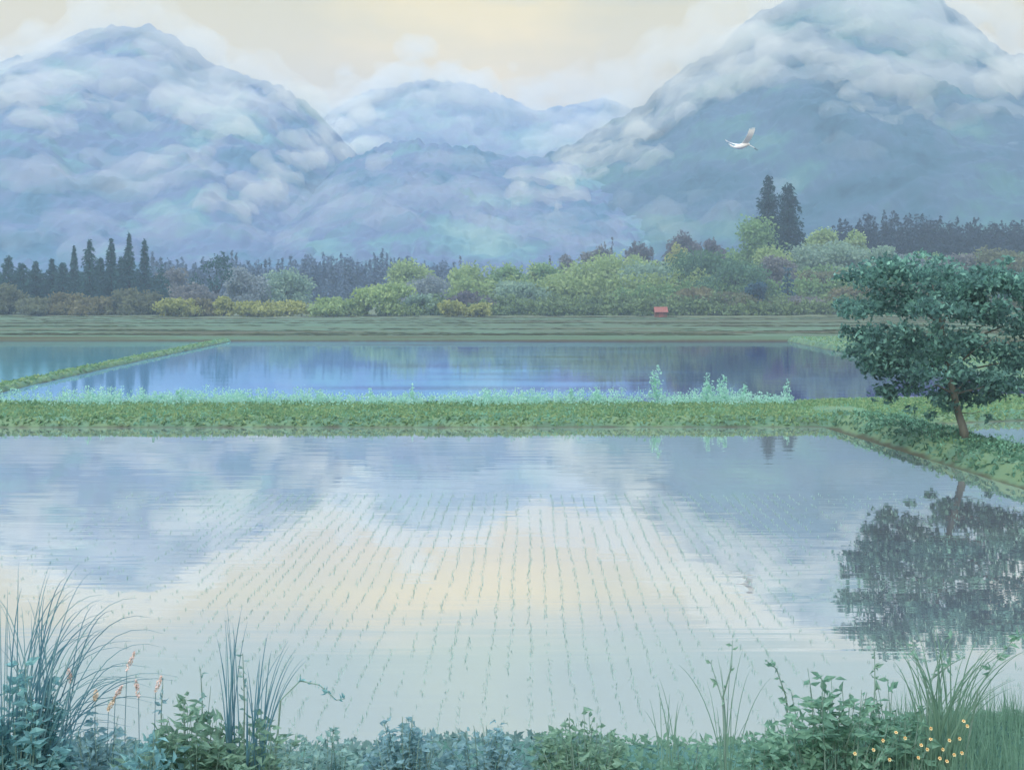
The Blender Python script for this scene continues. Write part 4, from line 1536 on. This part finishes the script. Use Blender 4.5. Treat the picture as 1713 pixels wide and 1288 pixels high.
mist_bank('left_mist', [(20, 165, 80, 30, -30, 560), (75, 200, 60, 26, 20, 560), (150, 150, 100, 22, -20, 560), (240, 165, 90, 20, 5, 560), (330, 190, 50, 28, -40, 560), (370, 232, 60, 28, 20, 560), (400, 180, 70, 18, 15, 560), (10, 120, 60, 26, 0, 560), (290, 270, 60, 20, 20, 560), (230, 200, 60, 18, -20, 560), (60, 95, 50, 18, 20, 555)], 'mist')
mist_bank('gully_mist', [(390, 320, 70, 28, 25, 540), (470, 285, 80, 26, 35, 540), (540, 235, 80, 26, 35, 560), (585, 195, 50, 30, 40, 560), (610, 245, 40, 26, 0, 560), (520, 180, 50, 20, -35, 550), (440, 345, 50, 18, 20, 500)], 'bright_mist')
mist_bank('valley_mist', [(600, 215, 80, 34, 10, 620), (690, 205, 110, 40, 0, 640), (800, 210, 110, 40, 0, 640), (900, 205, 90, 40, 8, 640), (970, 180, 80, 36, 12, 640), (930, 145, 90, 26, 20, 700), (1010, 150, 80, 32, 15, 700), (860, 255, 80, 20, 0, 600), (720, 150, 120, 26, 0, 860), (620, 170, 70, 30, 25, 860), (850, 165, 80, 26, -10, 860)], 'thin_mist')
mist_bank('ridge_mist', [(60, 84, 60, 34, 20, 550), (215, 44, 80, 34, 0, 550), (290, 66, 50, 34, -30, 550), (690, 140, 100, 34, 0, 880), (1300, 4, 60, 40, 20, 530), (960, 229, 78, 39, 25, 530), (1020, 199, 78, 43, 30, 530), (1075, 169, 65, 47, 35, 530), (1120, 124, 65, 49, 45, 530), (1180, 86, 65, 47, 30, 530), (1235, 39, 65, 54, 45, 530), (340, 99, 78, 39, -35, 550), (420, 122, 78, 36, -10, 550), (505, 164, 65, 43, -40, 550), (560, 209, 52, 43, -50, 550), (140, 54, 78, 36, 25, 550), (1650, 54, 65, 54, -50, 530), (1690, 94, 78, 43, -10, 530)], 'veil_mist')
mist_bank('middle_mist', [(930, 300, 70, 28, 15, 480), (985, 270, 80, 24, 20, 500), (1040, 235, 70, 22, 25, 510), (900, 330, 60, 22, 0, 460), (1060, 260, 60, 18, 10, 510), (950, 335, 50, 16, 20, 450)], 'bright_mist')
mist_bank('right_mist', [(1130, 130, 70, 26, 30, 540), (1220, 95, 90, 32, 15, 540), (1290, 65, 80, 34, 25, 540), (1350, 85, 80, 28, -20, 540), (1420, 120, 90, 26, -25, 540), (1490, 145, 80, 32, -10, 540), (1570, 150, 100, 16, 0, 540), (1670, 140, 60, 38, 0, 540), (1450, 180, 80, 16, -20, 540), (1200, 150, 90, 16, 20, 540), (1600, 190, 80, 14, 5, 520), (1400, 60, 60, 20, 10, 540)], 'mist')
mist_bank('summit_mist', [(180, 62, 120, 34, 8, 552), (300, 82, 70, 34, -35, 552), (60, 95, 90, 34, 15, 552), (460, 150, 80, 30, -25, 552), (700, 150, 130, 30, 0, 870), (850, 170, 90, 28, -15, 870), (250, 300, 120, 40, 10, 500), (80, 300, 100, 30, 0, 480), (1250, 115, 220, 60, 20, 540), (1520, 130, 220, 60, -8, 540), (60, 160, 130, 56, -10, 560), (360, 180, 110, 56, -20, 560), (220, 95, 130, 50, 0, 560), (120, 110, 80, 34, 20, 560), (320, 130, 80, 30, -30, 560), (1320, 20, 130, 44, 20, 540), (1480, 40, 150, 64, 0, 540), (1610, 80, 90, 54, -30, 540)], 'veil_mist', vox=3)
mist_bank('foot_mist', [(120, 390, 150, 40, 0, 430), (280, 400, 120, 34, 0, 420), (1200, 380, 120, 30, 0, 400), (560, 340, 150, 44, 0, 420), (740, 345, 170, 48, 0, 420), (900, 380, 160, 40, 0, 400), (1060, 370, 100, 34, 0, 400), (420, 380, 110, 30, 0, 400), (1250, 330, 90, 20, 0, 420), (1420, 250, 80, 20, 0, 480), (700, 300, 60, 14, 0, 450), (800, 320, 50, 14, 0, 440)], 'thin_mist', vox=3)
# ------------------------------------------------------------------ haze
def haze_box(lo, hi, density, colr):
    v = [(x, y, z) for x in (lo[0], hi[0]) for y in (lo[1], hi[1]) for z in (lo[2], hi[2])]
    f = [(0, 1, 3, 2), (4, 6, 7, 5), (0, 4, 5, 1), (2, 3, 7, 6), (0, 2, 6, 4), (1, 5, 7, 3)]
    m, t = new_mat('haze')
    pv = N(t, 'ShaderNodeVolumePrincipled', i_Density=density)
    pv.inputs['Color'].default_value = colr
    pv.inputs['Anisotropy'].default_value = 0.0
    out = N(t, 'ShaderNodeOutputMaterial')
    t.links.new(pv.outputs[0], out.inputs['Volume'])
    o = mesh_obj('haze', v, f, m)
    o['kind'] = 'stuff'
    o.display_type = 'WIRE'
    return o


haze_box((-1450, -100, -1.6), (1450, 1700, 215), 0.00086, (0.60, 0.775, 0.96, 1))
